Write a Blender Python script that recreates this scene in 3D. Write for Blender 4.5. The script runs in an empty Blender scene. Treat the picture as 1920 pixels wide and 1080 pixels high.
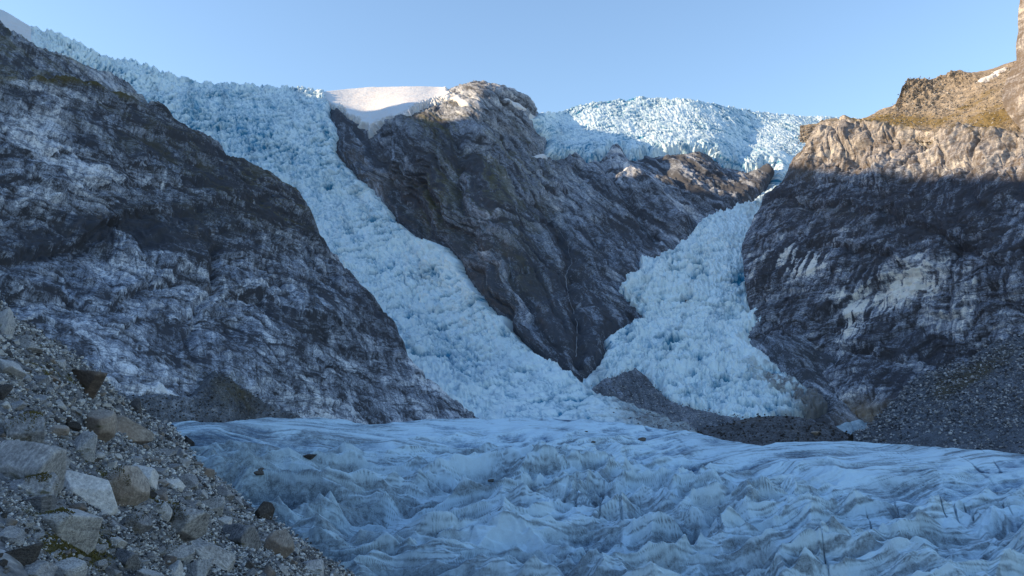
import bpy, math, random, time
import numpy as np
from concurrent.futures import ThreadPoolExecutor
T0 = time.time()
SC = bpy.context.scene
COL = SC.collection
R = math.radians
# ------------------------------------------------------------------ camera
FPX, PITCH = 1500.0, R(8.3)            # focal length in px of a 1920 wide frame
cam = bpy.data.cameras.new('camera')
cam.sensor_width = 36.0
cam.lens = 36.0 * FPX / 1920.0
cam.clip_start, cam.clip_end = 0.5, 20000.0
camo = bpy.data.objects.new('camera', cam)
camo.rotation_euler = (R(90) + PITCH, 0, 0)
COL.objects.link(camo)
SC.camera = camo
# ------------------------------------------------------------------ sky and sun
SUN_EL, SUN_AZ = R(20), R(-8)          # azimuth measured from -X towards +Y
SUNV = np.array([-math.cos(SUN_AZ) * math.cos(SUN_EL), math.sin(SUN_AZ) * math.cos(SUN_EL), math.sin(SUN_EL)])
w = bpy.data.worlds.new('World')
SC.world = w
w.use_nodes = True
nt = w.node_tree
sky = nt.nodes.new('ShaderNodeTexSky')
sky.sky_type = 'NISHITA'
sky.sun_disc = False
sky.sun_elevation = SUN_EL
sky.sun_rotation = math.atan2(SUNV[0], SUNV[1])
sky.altitude = 300
sky.air_density = 1.3
sky.dust_density = 0.3
sky.ozone_density = 2.6
bg = nt.nodes['Background']
bg.inputs['Strength'].default_value = 0.15
tint = nt.nodes.new('ShaderNodeMix'); tint.data_type = 'RGBA'; tint.blend_type = 'MULTIPLY'; tint.inputs[0].default_value = 1
nt.links.new(sky.outputs[0], tint.inputs[6]); tint.inputs[7].default_value = (.90, .90, .93, 1)   # the evening sky is a touch more violet than the model's
nt.links.new(tint.outputs[2], bg.inputs['Color'])
sl = bpy.data.lights.new('sun', 'SUN')
sl.energy = 4.3
sl.angle = R(0.5)
sl.color = (1.0, 0.71, 0.41)
so = bpy.data.objects.new('sun', sl)
from mathutils import Vector
so.rotation_euler = Vector(SUNV).to_track_quat('Z', 'Y').to_euler()
COL.objects.link(so)
SC.view_settings.view_transform = 'Standard'
SC.view_settings.look = 'None'
SC.view_settings.exposure = 1.05
SC.view_settings.gamma = 1.0
SC.view_settings.use_curve_mapping = False
SC.cycles.max_bounces = 5
SC.cycles.diffuse_bounces = 3

# ------------------------------------------------------------------ helpers: noise
rs = np.random.RandomState(7)
PERM = rs.permutation(256).astype(np.int32)
PERM = np.concatenate([PERM, PERM])
G3 = rs.normal(size=(256, 3)); G3 = (G3 / np.linalg.norm(G3, axis=1)[:, None]).astype(np.float32)
R2 = rs.rand(65536, 3).astype(np.float32)
POOL = ThreadPoolExecutor(4)
def chunked(fn, P, nout=1):
    n = len(P)
    cs = 32768
    outs = list(POOL.map(lambda i: fn(P[i:i + cs]), range(0, n, cs)))
    if nout == 1: return np.concatenate(outs)
    return [np.concatenate([o[k] for o in outs]) for k in range(nout)]
def _pn(P):
    F = np.floor(P); f = (P - F).astype(np.float32); I = F.astype(np.int64) & 255
    u = f * f * f * (f * (f * 6 - 15) + 10)
    ix, iy, iz = I[:, 0], I[:, 1], I[:, 2]
    ix1, iy1, iz1 = (ix + 1) & 255, (iy + 1) & 255, (iz + 1) & 255
    A, B = PERM[ix], PERM[ix1]
    AA, AB, BA, BB = PERM[A + iy], PERM[A + iy1], PERM[B + iy], PERM[B + iy1]
    x, y, z = f[:, 0], f[:, 1], f[:, 2]
    def g(h, a, b, c):
        q = G3[h]
        return q[:, 0] * a + q[:, 1] * b + q[:, 2] * c
    z1, y1, x1 = z - 1, y - 1, x - 1
    n000 = g(PERM[AA + iz], x, y, z); n100 = g(PERM[BA + iz], x1, y, z)
    n010 = g(PERM[AB + iz], x, y1, z); n110 = g(PERM[BB + iz], x1, y1, z)
    n001 = g(PERM[AA + iz1], x, y, z1); n101 = g(PERM[BA + iz1], x1, y, z1)
    n011 = g(PERM[AB + iz1], x, y1, z1); n111 = g(PERM[BB + iz1], x1, y1, z1)
    a = n000 + u[:, 0] * (n100 - n000); b = n010 + u[:, 0] * (n110 - n010)
    c = n001 + u[:, 0] * (n101 - n001); d = n011 + u[:, 0] * (n111 - n011)
    a = a + u[:, 1] * (b - a); c = c + u[:, 1] * (d - c)
    return (a + u[:, 2] * (c - a)) * 1.6
def pn(P, L, seed=0.0):                     # L = feature size in metres (scalar or xyz)
    return chunked(_pn, P / np.asarray(L, float) + np.array([seed * 17.31 + .37, seed * 5.77 + .71, seed * 11.13 + .13]))
def fbm(P, L, oc=4, gain=.5, seed=0):
    L = np.asarray(L, float); a = 1.; s = 0; t = 0
    for k in range(oc):
        s = s + a * pn(P, L, seed + k * 3.1); t += a; a *= gain; L = L / 2.03
    return s / t
def ridged(P, L, oc=4, gain=.5, seed=0, p=2.):   # 0..1, 1 on sharp crests
    L = np.asarray(L, float); a = 1.; s = 0; t = 0
    for k in range(oc):
        s = s + a * (1 - np.abs(np.clip(pn(P, L, seed + k * 2.7), -1, 1))) ** p; t += a; a *= gain; L = L / 2.03
    return s / t
def worley(a, b, L, seed=0, jit=.9):        # 2D cells: F1, F2, three random numbers, offset to the cell point
    Q = np.stack([a, b], 1) / np.asarray(L, float) + seed * 7.7
    def f(Q):
        C = np.floor(Q).astype(np.int64); fr = (Q - C)
        n = len(Q); F1 = np.full(n, 9.); F2 = np.full(n, 9.); H = np.zeros(n, np.int64); DX = np.zeros(n); DY = np.zeros(n)
        for i in (-1, 0, 1):
            for j in (-1, 0, 1):
                h = ((C[:, 0] + i) * 73856093 ^ (C[:, 1] + j) * 19349663 ^ int(seed * 131 + 7) * 83492791) & 65535
                r = R2[h]
                dx = fr[:, 0] - i - .5 - (r[:, 0] - .5) * jit
                dy = fr[:, 1] - j - .5 - (r[:, 1] - .5) * jit
                d = np.sqrt(dx * dx + dy * dy)
                m = d < F1
                F2 = np.where(m, F1, np.minimum(F2, d)); F1 = np.where(m, d, F1)
                H = np.where(m, h, H); DX = np.where(m, dx, DX); DY = np.where(m, dy, DY)
        r = R2[(H * 7919 + 13) & 65535]
        return F1, F2, r[:, 0], r[:, 1], r[:, 2], DX, DY
    return chunked(f, Q, 7)
def facet(a, b, L, seed=0, cap=.2, sharp=1., jit=.9):   # continuous piecewise-planar blocks: height, gap to the runner-up, two random numbers
    Q = np.stack([a, b], 1) / np.asarray(L, float) + seed * 5.3
    def f(Q):
        C = np.floor(Q).astype(np.int64); fr = (Q - C)
        n = len(Q); M = np.full(n, -9.); M2 = np.full(n, -9.); H = np.zeros(n, np.int64)
        for i in (-1, 0, 1):
            for j in (-1, 0, 1):
                h = ((C[:, 0] + i) * 73856093 ^ (C[:, 1] + j) * 19349663 ^ int(seed * 131 + 7) * 83492791) & 65535
                r = R2[h]; r_ = R2[(h * 7919 + 13) & 65535]
                dx = fr[:, 0] - i - .5 - (r[:, 0] - .5) * jit
                dy = fr[:, 1] - j - .5 - (r[:, 1] - .5) * jit
                t = r_[:, 2] * 1.57; ct, st = np.cos(t), np.sin(t)
                u_, v_ = dx * ct + dy * st, -dx * st + dy * ct
                d = np.maximum(np.maximum(u_ * (.7 + .7 * r_[:, 0]), -u_ * (1.3 - .5 * r_[:, 0])), np.maximum(v_ * (.7 + .7 * r_[:, 1]), -v_ * (1.3 - .5 * r_[:, 1])))
                m = r[:, 2] * .6 - np.maximum(d - cap, 0) * sharp
                g = m > M
                M2 = np.where(g, M, np.maximum(M2, m)); M = np.where(g, m, M); H = np.where(g, h, H)
        r = R2[(H * 7919 + 13) & 65535]
        return M, M - M2, r[:, 0], r[:, 1]
    return chunked(f, Q, 4)
def sst(x, a, b):
    t = np.clip((x - a) / (b - a), 0, 1); return t * t * (3 - 2 * t)
# ------------------------------------------------------------------ helpers: view rays
def ray(u, v):
    cx = (u - 960) / FPX; cy = (540 - v) / FPX
    return cx, math.cos(PITCH) - math.sin(PITCH) * cy, math.sin(PITCH) + math.cos(PITCH) * cy
def world(u, v, Y):
    x, y, z = ray(u, v); s = Y / y
    return np.stack([x * s, Y + 0 * s, z * s], -1)
def pix(P):
    d = P[..., 1] * math.cos(PITCH) + P[..., 2] * math.sin(PITCH)
    e = -P[..., 1] * math.sin(PITCH) + P[..., 2] * math.cos(PITCH)
    return 960 + FPX * P[..., 0] / d, 540 - FPX * e / d
class TPS:                                  # smooth surface through a few measured points
    def __init__(s, pts, lam=1e-3):
        p = np.array(pts, float); s.c = p[:, :2] / 500.; n = len(p)
        K = s.k(s.c, s.c) + lam * np.eye(n); Q = np.c_[np.ones(n), s.c]
        A = np.block([[K, Q], [Q.T, np.zeros((3, 3))]])
        s.w = np.linalg.solve(A, np.r_[np.log(p[:, 2]), 0, 0, 0])
    def k(s, a, b):
        r2 = ((a[:, None] - b[None]) ** 2).sum(-1); return .5 * r2 * np.log(r2 + 1e-12)
    def __call__(s, u, v):
        q = np.stack([np.ravel(u), np.ravel(v)], 1) / 500.
        f = lambda q: s.k(q, s.c) @ s.w[:-3] + np.c_[np.ones(len(q)), q] @ s.w[-3:]
        return np.exp(chunked(f, q)).reshape(np.shape(u))
def curve(pts):
    p = np.array(pts, float); return lambda x: np.interp(x, p[:, 0], p[:, 1])
def polydist(U, V, poly):                   # signed distance in px, + inside
    P = np.array(poly, float); q = np.stack([U.ravel(), V.ravel()], 1)
    A = P; B = np.roll(P, -1, 0)
    def f(q):
        d = np.full(len(q), 1e9); ins = np.zeros(len(q), bool)
        for a, b in zip(A, B):
            e = b - a; w_ = q - a; t = np.clip((w_ @ e) / (e @ e), 0, 1)
            r = w_ - t[:, None] * e; d = np.minimum(d, (r * r).sum(1))
            c = (a[1] <= q[:, 1]) != (b[1] <= q[:, 1])
            if e[1] != 0: ins ^= c & (q[:, 0] < a[0] + (q[:, 1] - a[1]) / e[1] * e[0])
        return np.where(ins, 1, -1) * np.sqrt(d)
    return chunked(f, q).reshape(U.shape)
def blob(U, V, cx, cy, rx, ry, ang=0):
    a = R(ang); x = (U - cx) * math.cos(a) + (V - cy) * math.sin(a); y = -(U - cx) * math.sin(a) + (V - cy) * math.cos(a)
    return np.exp(-((x / rx) ** 2 + (y / ry) ** 2))
def normals(P):
    a = np.gradient(P, axis=0); b = np.gradient(P, axis=1); n = np.cross(a, b)
    n /= np.linalg.norm(n, axis=-1, keepdims=True) + 1e-9
    if (n * P).sum(-1).mean() > 0: n = -n
    return n
# ------------------------------------------------------------------ helpers: meshes
def link(name, me, mat, label=None, cat=None, kind=None, group=None, parent=None, smooth=True):
    me.materials.append(mat)
    o = bpy.data.objects.new(name, me); COL.objects.link(o)
    if label: o['label'] = label
    if cat: o['category'] = cat
    if kind: o['kind'] = kind
    if group: o['group'] = group
    if parent: o.parent = parent
    return o
def raw_mesh(name, V, faces, attrs=None, smooth=True):
    me = bpy.data.meshes.new(name)
    V = np.ascontiguousarray(V, np.float32); faces = np.ascontiguousarray(faces, np.int32)
    n, k = faces.shape
    me.vertices.add(len(V)); me.vertices.foreach_set('co', V.ravel())
    me.loops.add(n * k); me.loops.foreach_set('vertex_index', faces.ravel())
    me.polygons.add(n); me.polygons.foreach_set('loop_start', np.arange(0, n * k, k, dtype=np.int32))
    me.update(calc_edges=True)
    me.polygons.foreach_set('use_smooth', np.full(n, smooth))
    for a, val in (attrs or {}).items():
        at = me.attributes.new(a, 'FLOAT', 'POINT'); at.data.foreach_set('value', np.ascontiguousarray(val, np.float32).ravel())
    return me
def grid_mesh(name, P, attrs, keep=None, smooth=True):
    r, c = P.shape[:2]; I = np.arange(r * c).reshape(r, c)
    F = np.stack([I[:-1, :-1], I[1:, :-1], I[1:, 1:], I[:-1, 1:]], -1).reshape(-1, 4)
    V = P.reshape(-1, 3); A = {k: v.ravel() for k, v in attrs.items()}
    if keep is not None:
        k = keep.ravel(); F = F[k[F].all(1)]
        used = np.unique(F); m = np.zeros(len(V), np.int64); m[used] = np.arange(len(used))
        F = m[F]; V = V[used]; A = {a: v[used] for a, v in A.items()}
    return raw_mesh(name, V, F, A, smooth)
def backrow(P, attrs, steps, side='top'):   # carry a skyline edge on, over its far side
    e = {'top': P[:1], 'bottom': P[-1:], 'left': P[:, :1], 'right': P[:, -1:]}[side]
    ax = 0 if side in ('top', 'bottom') else 1
    adds = [e + np.array(s, float) for s in steps]
    first = side in ('top', 'left')
    P2 = np.concatenate((adds[::-1] + [P]) if first else ([P] + adds), ax)
    A2 = {}
    for k, v in attrs.items():
        ev = {'top': v[:1], 'bottom': v[-1:], 'left': v[:, :1], 'right': v[:, -1:]}[side]
        l = [ev] * len(steps); A2[k] = np.concatenate((l + [v]) if first else ([v] + l), ax)
    return P2, A2
def log(*a): print('[%.1fs]' % (time.time() - T0), *a)
# ------------------------------------------------------------------ materials
def nodes(name):
    m = bpy.data.materials.new(name); m.use_nodes = True; t = m.node_tree
    b = t.nodes['Principled BSDF']; return m, t, b
def N(t, ty, **kw):
    n = t.nodes.new(ty)
    for k, v in kw.items():
        if k in ('operation', 'data_type', 'blend_type', 'attribute_name', 'feature', 'noise_dimensions', 'clamp_factor', 'clamp', 'use_clamp'): setattr(n, k, v)
        else: n.inputs[k].default_value = v
    return n
def math_(t, op, a, b=None, clamp=False):
    n = t.nodes.new('ShaderNodeMath'); n.operation = op; n.use_clamp = clamp
    for i, x in enumerate((a, b)):
        if x is None: continue
        if isinstance(x, (int, float)): n.inputs[i].default_value = x
        else: t.links.new(x, n.inputs[i])
    return n.outputs[0]
def mixc(t, f, a, b):
    n = t.nodes.new('ShaderNodeMix'); n.data_type = 'RGBA'
    for s, x in ((n.inputs[0], f), (n.inputs[6], a), (n.inputs[7], b)):
        if isinstance(x, (int, float)): s.default_value = x
        elif isinstance(x, tuple): s.default_value = (*x, 1)
        else: t.links.new(x, s)
    return n.outputs[2]
def attr(t, name):
    n = t.nodes.new('ShaderNodeAttribute'); n.attribute_name = name; return n.outputs['Fac']
def noise(t, co, size, detail=4, rough=.55, dist=0., sc=(1, 1, 1)):
    mp = t.nodes.new('ShaderNodeMapping'); mp.inputs['Scale'].default_value = sc; t.links.new(co, mp.inputs[0])
    n = t.nodes.new('ShaderNodeTexNoise'); n.inputs['Scale'].default_value = 1. / size
    n.inputs['Detail'].default_value = detail; n.inputs['Roughness'].default_value = rough; n.inputs['Distortion'].default_value = dist
    t.links.new(mp.outputs[0], n.inputs['Vector']); return n.outputs['Fac']
def centre(t, x, gain):                     # (x - .5) * gain
    return math_(t, 'MULTIPLY', math_(t, 'SUBTRACT', x, .5), gain)
def rock_mat(name, dark, mid, pale, moss, grain, bump=1., warm=(.30, .24, .17), lines=.34, dip=0., sq=(.4, .4, 1.3)):
    m, t, b = nodes(name)
    tc = t.nodes.new('ShaderNodeTexCoord').outputs['Object']
    rt = t.nodes.new('ShaderNodeVectorRotate'); rt.rotation_type = 'Y_AXIS'; rt.inputs['Angle'].default_value = R(dip); t.links.new(tc, rt.inputs['Vector']); tc = rt.outputs[0]
    n1 = noise(t, tc, grain * 6, 6, .68, .6, sq); n2 = noise(t, tc, grain, 3, .6); n3 = noise(t, tc, grain * 3.5, 4, .6, 1.5, (1, 1, .35))
    l1 = noise(t, tc, grain * 20, 4, .6, .8, (.35, .35, 1.8)); l2 = noise(t, tc, grain * 9, 4, .6, 1.6, (1.2, 1.2, .7))
    ln = [math_(t, 'SUBTRACT', 1., math_(t, 'MULTIPLY', math_(t, 'ABSOLUTE', math_(t, 'SUBTRACT', l, .5)), 30.), True) for l in (l1, l2)]
    line = math_(t, 'MULTIPLY', math_(t, 'MAXIMUM', ln[0], ln[1]), lines)
    tone = math_(t, 'ADD', attr(t, 'tone'), math_(t, 'ADD', centre(t, n1, .55), math_(t, 'ADD', centre(t, n2, 1.1), centre(t, n3, .3))))
    tone = math_(t, 'SUBTRACT', tone, line, True)
    lo = math_(t, 'MULTIPLY', tone, 2., True); hi = math_(t, 'MULTIPLY', math_(t, 'SUBTRACT', tone, .5), 2., True)
    c = mixc(t, hi, mixc(t, lo, dark, mid), pale)
    c = mixc(t, math_(t, 'ADD', attr(t, 'warm'), centre(t, n3, .2), True), c, mixc(t, n1, tuple(x * .55 for x in warm), warm))
    mm = math_(t, 'MULTIPLY', math_(t, 'ADD', attr(t, 'moss'), math_(t, 'MULTIPLY', centre(t, n1, 1.2), math_(t, 'GREATER_THAN', attr(t, 'moss'), .02)), True), .9)
    c = mixc(t, mm, c, mixc(t, n2, tuple(x * .45 for x in moss), moss))
    t.links.new(c, b.inputs['Base Color']); b.inputs['Roughness'].default_value = .82; b.inputs['Specular IOR Level'].default_value = .3
    bp = t.nodes.new('ShaderNodeBump'); bp.inputs['Strength'].default_value = .8 * bump; bp.inputs['Distance'].default_value = grain * .6
    t.links.new(math_(t, 'ADD', n1, math_(t, 'MULTIPLY', n2, .4)), bp.inputs['Height']); t.links.new(bp.outputs[0], b.inputs['Normal'])
    return m
def ice_mat(name, white, blue, dirt, grain, streak=(1, 1, 1), bump=1., rough=.5):
    m, t, b = nodes(name)
    tc = t.nodes.new('ShaderNodeTexCoord').outputs['Object']
    n1 = noise(t, tc, grain * 5, 6, .65, .5, streak); n2 = noise(t, tc, grain, 3, .6)
    d = math_(t, 'ADD', attr(t, 'deep'), math_(t, 'ADD', centre(t, n1, 1.1), centre(t, n2, .8)), True)
    c = mixc(t, d, white, blue)
    dd = math_(t, 'ADD', attr(t, 'dirt'), math_(t, 'MULTIPLY', math_(t, 'ADD', centre(t, n1, 1.), centre(t, n2, .6)), math_(t, 'ADD', math_(t, 'MULTIPLY', attr(t, 'dirt'), 1.2), .05)), True)
    c = mixc(t, dd, c, dirt)
    t.links.new(c, b.inputs['Base Color']); b.inputs['Roughness'].default_value = rough; b.inputs['Specular IOR Level'].default_value = .4
    bp = t.nodes.new('ShaderNodeBump'); bp.inputs['Strength'].default_value = .7 * bump; bp.inputs['Distance'].default_value = grain * .5
    t.links.new(math_(t, 'ADD', n1, math_(t, 'MULTIPLY', n2, .5)), bp.inputs['Height']); t.links.new(bp.outputs[0], b.inputs['Normal'])
    return m
MOSS = (.10, .085, .022)
M_CLIFF = rock_mat('cliff_rock', (.040, .045, .058), (.205, .24, .30), (.64, .69, .75), MOSS, 1.1, dip=-8, sq=(.25, .25, 1.4), lines=.42)
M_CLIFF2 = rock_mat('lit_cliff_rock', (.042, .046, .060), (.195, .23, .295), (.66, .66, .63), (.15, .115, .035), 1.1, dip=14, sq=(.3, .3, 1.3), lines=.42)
M_FAR = rock_mat('buttress_rock', (.050, .057, .072), (.22, .26, .325), (.60, .64, .69), (.11, .10, .035), 1.8, dip=-38)
M_SLOPE = rock_mat('plateau_rubble', (.04, .038, .034), (.22, .20, .17), (.50, .46, .40), (.19, .145, .05), 1.2, lines=.15)
M_SCREE = rock_mat('scree', (.03, .035, .045), (.12, .14, .17), (.36, .39, .44), (.075, .06, .02), .8, lines=.1)
M_MOR = rock_mat('moraine_gravel', (.03, .032, .036), (.16, .165, .175), (.47, .47, .47), (.09, .08, .015), .16, lines=0.)
M_ICE = ice_mat('serac_ice', (.62, .77, .84), (.015, .20, .36), (.16, .17, .18), 1.6)
M_TONGUE = ice_mat('glacier_ice', (.50, .69, .82), (.008, .09, .22), (.035, .048, .062), .35, rough=.75)
M_SNOW = ice_mat('snow', (.60, .60, .61), (.55, .68, .78), (.35, .33, .32), 1.5, rough=.7, bump=.5)

# ------------------------------------------------------------------ rock relief
def rock_relief(P, nrm, ax, S=1., dip=(.25, .1, 1.), ledge=7., seed=0, fl=1.):
    """displacement (m along the normal) and tone: folded beds, tilted blocks, fluting.  ax = horizontal direction along the face"""
    p = P.reshape(-1, 3); ax = np.array(ax, float); ax /= np.linalg.norm(ax)
    w1 = fbm(p, 160 * S, 3, seed=seed + 1) ; w2 = fbm(p, 45 * S, 3, seed=seed + 2); w3 = fbm(p, 14 * S, 2, seed=seed + 3)
    dip = np.array(dip, float); dip /= np.linalg.norm(dip)
    s = p @ dip + 46 * S * w1 + 11 * S * w2
    a = p @ ax; b = p[:, 2]
    h = 14 * S * w1 + 5 * S * w2
    # beds: sloping tread, sharp overhanging lip
    tone = np.zeros(len(p))
    for L, A, sd in ((38 * S, ledge, 0), (13 * S, ledge * .5, 5), (5.2 * S, ledge * .22, 9)):
        q = s / L + .35 * w3; f = q - np.floor(q); k = np.floor(q)
        r = R2[(k.astype(np.int64) * 977 + int(sd * 31 + seed * 17)) & 65535, 0]
        msk = sst(pn(p, (120 * S, 120 * S, 60 * S), seed + 4 + sd), -.5, .5)
        prof = np.where(f < .78, (f / .78) ** 1.5, (1 - f) / .22)
        h += A * (prof - .4) * (.35 + .65 * msk) * (.4 + r)
        tone += (r - .5) * .22
    # angular joint blocks
    for L, A, sd in (((58 * S, 30 * S), 15 * S, 1), ((20 * S, 10 * S), 7 * S, 2), ((8 * S, 4 * S), 2.6 * S, 3)):
        M, gp, r0, r1 = facet(a + 9 * S * w2 + b * .3, s * .8 + 4 * S * w3, L, seed + sd, cap=.22)
        h += A * M; tone += (r0 - .5) * .26 - .16 * (1 - sst(gp, 0, .06))
    rg = ridged(p, (70 * S, 70 * S, 110 * S), 4, seed=seed + 11)
    h += 7 * S * (rg - .5)
    h += 1.1 * S * fbm(p, 7 * S, 3, .6, seed=seed + 12)
    # water streaks: fine across, long down the fall line
    stq = np.stack([a + 4 * w2, p[:, 2] * .0, b], 1)
    st = fbm(stq, (4.5 * S, 1, 60 * S), 4, .6, seed=seed + 20)
    st2 = fbm(stq, (11 * S, 1, 110 * S), 3, .6, seed=seed + 23)
    h += fl * 1.6 * S * st
    bc = np.stack([a + 6 * w2, s * 1., 0 * a], 1)      # joints that follow the beds
    c1 = ridged(bc, (120 * S, 19 * S, 1), 2, .6, seed=seed + 40, p=1.3); c2 = ridged(bc, (26 * S, 7 * S, 1), 2, .6, seed=seed + 43, p=1.3)
    c3 = ridged(np.stack([a + .5 * b, b * .35 + 3 * w3, 0 * a], 1), (17 * S, 17 * S, 1), 2, .6, seed=seed + 46, p=1.3)
    m1 = sst(pn(p, 60 * S, seed + 50), -.4, .4)
    cr = np.maximum.reduce([sst(c1, .86, .97), .9 * sst(c2, .84, .97) * m1, .9 * sst(c3, .87, .98) * (1 - m1)])
    h -= 2.2 * S * cr; tone -= .52 * cr
    patchy = fbm(p, 90 * S, 4, .55, seed=seed + 30)
    sh = P.shape[:2]
    fa = fbm(np.stack([a * .22 + 3 * w3, s + 0 * a, 0 * a], 1), 11 * S, 6, .68, seed=seed + 33)
    fa = .8 * (sst(fa, -.2, .2) - .5) + .3 * fa
    patchy = .6 * patchy + .5 * fbm(np.stack([a * .45, s, 0 * a], 1), 34 * S, 4, .6, seed=seed + 36)
    st = .6 * (sst(st, -.22, .22) - .5) + .4 * st
    return dict(h=h.reshape(sh), tone=tone.reshape(sh), st=st.reshape(sh), st2=st2.reshape(sh), pat=patchy.reshape(sh),
                w1=w1.reshape(sh), w2=w2.reshape(sh), fine=fa.reshape(sh), rg=rg.reshape(sh))
def upness(P):
    return normals(P)[..., 2]
def uvgrid(u0, u1, nu, top, bot, nv, p=1.):
    u = np.linspace(u0, u1, nu); t = np.linspace(0, 1, nv) ** p
    U = np.repeat(u[None], nv, 0); tp, bt = top(u)[None], bot(u)[None]
    return U, tp + (bt - tp) * t[:, None], t
STR = dict(kind='structure')
OUT = {}

# ================================================================== FAR MASSIF (ground under the ices)
skyl = curve([(60, 60), (150, 92), (200, 115), (250, 120), (300, 140), (350, 155), (400, 165), (450, 170), (550, 172), (600, 178), (650, 172), (700, 168),
              (760, 167), (832, 168), (845, 165), (872, 157), (900, 155), (925, 159), (950, 167), (975, 178), (1000, 198), (1016, 216), (1030, 217), (1060, 215), (1100, 205),
              (1160, 196), (1200, 193), (1250, 194), (1300, 198), (1350, 206), (1400, 214), (1450, 222), (1520, 226), (1600, 230), (1720, 235)])
DFAR = TPS([(200, 115, 1900), (400, 165, 1960), (550, 172, 2010), (100, 80, 1850), (60, 300, 1650), (300, 250, 1760), (450, 300, 1700), (600, 400, 1560), (650, 500, 1360), (750, 600, 1200), (800, 700, 1020), (900, 775, 900), (700, 780, 860),
            (500, 600, 1200), (650, 180, 2040), (690, 205, 1900), (750, 169, 2040), (830, 169, 2000), (700, 232, 1800), (640, 235, 1780),
            (900, 156, 1690), (970, 178, 1720), (1014, 220, 1820), (850, 190, 1700), (770, 215, 1640), (900, 230, 1560), (1000, 270, 1640), (640, 300, 1700), (700, 300, 1640), (780, 300, 1500), (860, 330, 1430), (930, 320, 1440),
            (1060, 330, 1620), (1150, 310, 1640), (1250, 310, 1620), (1320, 295, 1660), (1380, 340, 1600), (1440, 330, 1620), (740, 370, 1540), (820, 440, 1390), (900, 430, 1290), (1000, 430, 1330), (1100, 430, 1390), (1220, 400, 1440), (1330, 390, 1460),
            (870, 520, 1260), (950, 540, 1140), (1050, 540, 1170), (1130, 520, 1240), (1200, 470, 1350), (960, 620, 1100), (1020, 640, 1030), (1090, 640, 1030), (1180, 600, 1120), (1085, 715, 960), (1040, 690, 990),
            (1050, 218, 1960), (1120, 205, 2010), (1200, 195, 2040), (1300, 200, 2030), (1400, 216, 2110), (1550, 230, 2170), (1700, 240, 2200), (1100, 270, 1780), (1200, 270, 1800), (1300, 262, 1830), (1400, 285, 1880), (1470, 290, 1860), (1455, 350, 1640),
            (1420, 400, 1400), (1340, 430, 1340), (1300, 480, 1260), (1200, 520, 1190), (1250, 600, 1090), (1350, 600, 1080), (1400, 550, 1150), (1300, 700, 940), (1400, 775, 860), (1150, 660, 1010), (1500, 720, 900), (1570, 770, 860), (1110, 755, 890), (1250, 780, 860), (1650, 700, 950), (1600, 500, 1150), (1650, 820, 830), (1000, 800, 860)], 3e-4)
P_SNOW = [(585, 60), (800, 60), (836, 160), (846, 178), (842, 186), (805, 194), (780, 203), (758, 220), (744, 224), (728, 226), (712, 232), (700, 243), (692, 250), (689, 238), (672, 228), (652, 219), (640, 205), (622, 199), (600, 186)]
P_ICE1 = [(0, -40), (560, 60), (600, 150), (610, 185), (618, 200), (619, 222), (630, 240), (632, 256), (629, 270), (628, 286), (640, 300), (652, 313), (672, 335), (692, 347), (705, 365), (716, 378), (735, 400), (745, 418), (762, 430), (776, 442),
          (800, 455), (822, 458), (838, 464), (852, 480), (862, 492), (868, 510), (880, 527), (893, 545), (906, 562), (920, 580), (932, 592), (955, 600), (958, 618), (985, 645), (1003, 660), (1022, 676), (1045, 692), (1062, 708), (1085, 722), (1108, 742), (1145, 760), (1195, 776), (1250, 792), (1300, 806), (1320, 840), (700, 840), (400, 500), (0, 300)]
P_ICE2 = [(990, 100), (1640, 100), (1640, 300), (1560, 420), (1405, 385), (1440, 356), (1450, 335), (1452, 312), (1440, 304), (1430, 306), (1422, 314), (1400, 316), (1380, 312), (1360, 308), (1345, 298), (1330, 284), (1312, 279), (1290, 284), (1262, 284), (1240, 287), (1222, 291), (1212, 286), (1200, 296), (1180, 296),
          (1165, 286), (1148, 279), (1138, 290), (1118, 300), (1102, 306), (1088, 297), (1070, 293), (1045, 297), (1022, 293), (1024, 281), (1030, 262), (1012, 250), (1004, 236), (995, 222), (1006, 218), (1012, 212)]
P_ICE3 = [(1470, 330), (1432, 366), (1400, 376), (1362, 395), (1330, 408), (1312, 424), (1296, 440), (1280, 452), (1262, 468), (1238, 485), (1200, 489), (1201, 505), (1182, 518), (1162, 540), (1176, 556), (1190, 574), (1204, 590), (1207, 601), (1180, 611), (1150, 624), (1131, 640), (1139, 652), (1131, 672), (1118, 690), (1104, 706), (1086, 722),
          (1105, 730), (1130, 718), (1160, 702), (1188, 690), (1205, 697), (1216, 706), (1222, 732), (1236, 722), (1244, 746), (1256, 758), (1280, 767), (1310, 774), (1336, 781), (1362, 789), (1400, 799), (1440, 790), (1485, 779), (1530, 774), (1552, 762), (1540, 748), (1520, 733), (1498, 712), (1470, 692), (1442, 670), (1415, 652), (1394, 636), (1412, 620), (1440, 600), (1470, 560), (1480, 400), (1520, 330)]
P_SCREE = [(1098, 752), (1112, 736), (1135, 722), (1162, 708), (1190, 698), (1214, 712), (1232, 738), (1262, 764), (1300, 774), (1340, 783), (1378, 791), (1402, 799), (1420, 830), (1200, 830), (1140, 800)]
S_ = 1.0
def far_grid(u0, u1, nu, nv, v1=830):
    return uvgrid(u0, u1, nu, skyl, lambda u: 0 * u + v1, nv)
U, V, t = far_grid(585, 1720, 800, 640)
D = DFAR(U, V); P = world(U, V, D)
ins = np.maximum.reduce([polydist(U, V, q) for q in (P_ICE1, P_ICE2, P_ICE3, P_SNOW)])
n = normals(P)
rr = rock_relief(P, n, (1, .2, 0), 1.35, (.62, -.2, .75), 8., seed=3)
h = rr['h'].copy()
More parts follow.
